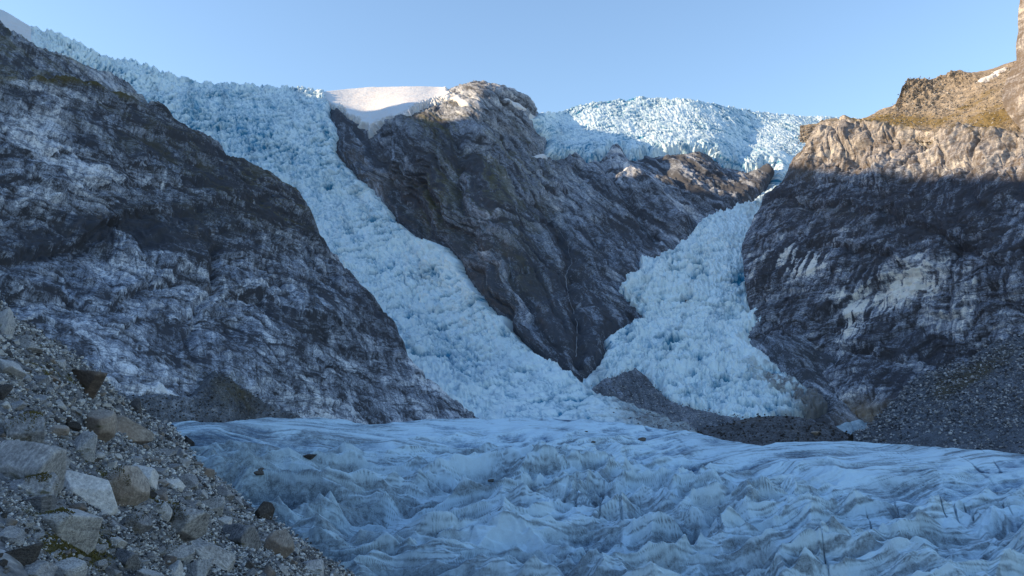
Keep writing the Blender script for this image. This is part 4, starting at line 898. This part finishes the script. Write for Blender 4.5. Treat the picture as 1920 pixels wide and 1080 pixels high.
# moss tufts between the foreground stones
def moss_mass():
    r = np.random.RandomState(9); w_ = np.clip(MN, 0, 1).ravel() * ((UN > -10) & (VN < 1095)).ravel()
    idx = r.choice(w_.size, 26000, p=w_ / w_.sum()); c = PN_.reshape(-1, 3)[idx]; m = len(c)
    s = (1.5 + 3 * r.rand(m)) / FPX * c[:, 1]
    a = r.rand(m) * 6.283; tl = r.normal(size=(m, 2)) * .6
    d = np.stack([np.cos(a), np.sin(a), 0 * a], 1); e = np.stack([tl[:, 0], tl[:, 1], np.ones(m)], 1); e /= np.linalg.norm(e, axis=1)[:, None]
    V_ = np.stack([c - d * s[:, None] * .35, c + d * s[:, None] * .35, c + e * s[:, None] + d * s[:, None] * .1], 1)
    m_, t, b = nodes('moss'); tc = t.nodes.new('ShaderNodeTexCoord').outputs['Object']
    t.links.new(mixc(t, noise(t, tc, .5, 4), (.03, .03, .008), (.17, .14, .03)), b.inputs['Base Color']); b.inputs['Roughness'].default_value = .9
    link('moss', raw_mesh('moss', V_.reshape(-1, 3), np.arange(m * 3).reshape(-1, 3), smooth=False), m_, 'olive moss and grass tufts between the foreground stones', 'moss', 'stuff')
moss_mass()

# ================================================================== stones carried on the ice, snow patches, stream
for (u, v, w_, lb) in [(582, 855, 26, 'large dark rock lying on the ice near the left rim'), (484, 884, 24, 'dark brown rock on the ice just right of the moraine'), (1204, 822, 14, 'black rock in the dip on the smooth ice, right of the two tiny ones'), (920, 900, 12, 'dark stone lodged in a hollow of the ice waves, centre of the glacier'),
                       (1100, 807, 7, 'tiny dark stone on the smooth ice, left of the pair'), (1114, 828, 8, 'tiny dark stone just below the other tiny one'), (1530, 810, 20, 'brown boulder on the dark rubble mound')]:
    src = (PMO, UMO, VMO) if 'mound' in lb else (PG, UG, VG)
    boulder(u, v, w_, w_ * .5, S_DARK if 'brown boulder' not in lb else S_BROWN, lb, Pg=src, sink=.3)
def patch_on(name, label, cat, Pg, Ug, Vg, poly, mat, lift, seed=0, at=None, dp=.15, dt=0.):
    d = polydist(Ug, Vg, poly); m = d > -4; rr_ = np.where(m.any(1))[0]; cc = np.where(m.any(0))[0]
    sl_ = (slice(max(rr_[0] - 1, 0), rr_[-1] + 2), slice(cc[0], cc[-1] + 1))
    P_ = Pg[sl_]; d_ = d[sl_]
    # smooth the bed so that snow bridges the hollows
    for _ in range(6):
        Q = P_.copy(); Q[1:-1, 1:-1] = (P_[:-2, 1:-1] + P_[2:, 1:-1] + P_[1:-1, :-2] + P_[1:-1, 2:]) / 4; P_ = Q
    nn_ = normals(P_); jj = fbm(P_.reshape(-1, 3), 9, 3, seed=seed).reshape(d_.shape)
    P_ = P_ + nn_ * (lift * (sst(d_ + 2 * jj, -2, 2) * 2 - 1))[..., None]
    A_ = dict(deep=dp + .2 * jj, dirt=dt + .3 * jj * (dt > 0))
    return link(name, grid_mesh(name, P_, A_, d_ > -3), mat, label, cat)
SP = [('long snow patch on the right shoulder of the rocky summit', PF, UF, VF, [(940, 189), (958, 188), (975, 196), (986, 208), (978, 209), (962, 202), (945, 196)]),
      ('narrow snow tongue below the summit, left side', PF, UF, VF, [(846, 190), (862, 196), (878, 208), (884, 219), (872, 214), (858, 204)]),
      ('thin snow strip where the rock meets the upper ice', PF, UF, VF, [(990, 212), (1006, 218), (1010, 228), (1000, 226)]),
      ('small snow patch under the upper ice, left end', PF, UF, VF, [(996, 294), (1012, 298), (1018, 308), (1004, 303)]),
      ('slanting snow streak on the rubble slope above the right cliff', PU, UU, VU, [(1832, 159), (1850, 146), (1872, 134), (1892, 126), (1884, 134), (1862, 148), (1842, 159)]),
      ('broken snow flecks on the dark rock beside the upper chute', PF, UF, VF, [(1168, 318), (1176, 314), (1178, 330), (1170, 334)])]
for k, (lb, a_, b_, c_, pl) in enumerate(SP): patch_on('snow_patch', lb, 'snow patch', a_, b_, c_, pl, M_SNOW, 3.5, seed=300 + k)
patch_on('ice_patch', 'flat grey-blue remnant of ice in the gap beside the right moraine', 'ice patch', PF, UF, VF, [(1560, 800), (1590, 794), (1640, 797), (1650, 815), (1630, 822), (1590, 815)], M_ICE, 3, seed=320, dp=.45, dt=.35)
def stream():
    pts = [(1038, 392), (1046, 408), (1044, 418), (1052, 438), (1062, 458), (1068, 478), (1074, 490), (1066, 503), (1061, 518), (1064, 545), (1066, 560), (1074, 582), (1080, 604), (1082, 640), (1080, 668)]
    c = np.array([pick(PF, UF, VF, *q)[0] for q in pts]); s = np.linspace(0, len(pts) - 1, 90)
    C_ = np.stack([np.interp(s, range(len(pts)), c[:, k]) for k in range(3)], 1); C_[:, 1] -= 3.5
    wv = fbm(C_, 9, 3, seed=330); C_[:, 0] += 3 * wv; wid = .36 * (.6 + 1.0 * np.abs(fbm(C_, 20, 2, seed=331)) * 2) * (.5 + .8 * sst(s, 5, 8))
    ring = []
    for k in range(6):
        a_ = k / 6 * 6.283; ring.append(C_ + np.stack([np.cos(a_) * wid * .8, np.sin(a_) * wid * .5, 0 * wid], 1))
    V_ = np.stack(ring, 1); n_ = len(C_); F = []
    for i in range(n_ - 1):
        for k in range(6): F.append((i * 6 + k, i * 6 + (k + 1) % 6, i * 6 + 6 + (k + 1) % 6, i * 6 + 6 + k))
    m_, t, b = nodes('white_water'); tc = t.nodes.new('ShaderNodeTexCoord').outputs['Object']
    t.links.new(mixc(t, noise(t, tc, 3, 3), (.07, .08, .10), (.42, .45, .50)), b.inputs['Base Color'])
    link('waterfall', raw_mesh('waterfall', V_.reshape(-1, 3), np.array(F)), m_, 'thin white meltwater fall threading down the dark central buttress', 'waterfall')
stream()
for (u, v, w_, lb) in [(668, 168, 12, 'dark rock poking out of the skyline of the snowfield, left end'), (698, 167, 6, 'tiny rock on the snowfield skyline, middle'), (778, 167, 16, 'longer dark rock on the snowfield skyline near the summit'), (790, 167, 10, 'second dark rock on the skyline, right of the longer one'), (798, 175, 9, 'dark rock on the snow just under the skyline rocks')]:
    boulder(u, v + 1, w_, 5, S_DARK, lb, Pg=(PF, UF, VF), sink=.1)
# moss cushions growing on some of the big boulders: parts of those boulders
M_MC = bpy.data.materials['moss']
heroes = [o for o in COL.objects if o.name.split('.')[0] == 'boulder' and 'category' in o][:len(HERO)]
for k in (0, 1, 3, 5, 13, 23, 30, 31):
    o = heroes[k]; V_ = np.array([v.co[:] for v in o.data.vertices]); r = np.random.RandomState(k)
    ang = r.rand() * 6.28; d = np.array([math.cos(ang) * .6, -.55, .55]); q = V_ @ d + .5 * fbm(V_, .5, 3, seed=400 + k); ii = np.argsort(-q)[:420]; ii = r.choice(ii, 900)
    c = V_[ii] + r.normal(size=(900, 3)) * .012; a_ = r.rand(900) * 6.283; s_ = (.02 + .035 * r.rand(900))[:, None]
    dd = np.stack([np.cos(a_), np.sin(a_), 0 * a_], 1); up_ = V_[ii] / np.linalg.norm(V_[ii], axis=1)[:, None]
    T_ = np.stack([c - dd * s_ * .6, c + dd * s_ * .6, c + up_ * s_ + dd * s_ * .2], 1)
    me = raw_mesh('moss_cushion', T_.reshape(-1, 3), np.arange(2700).reshape(-1, 3), smooth=False); link('moss_cushion', me, M_MC, parent=o)
log('done')
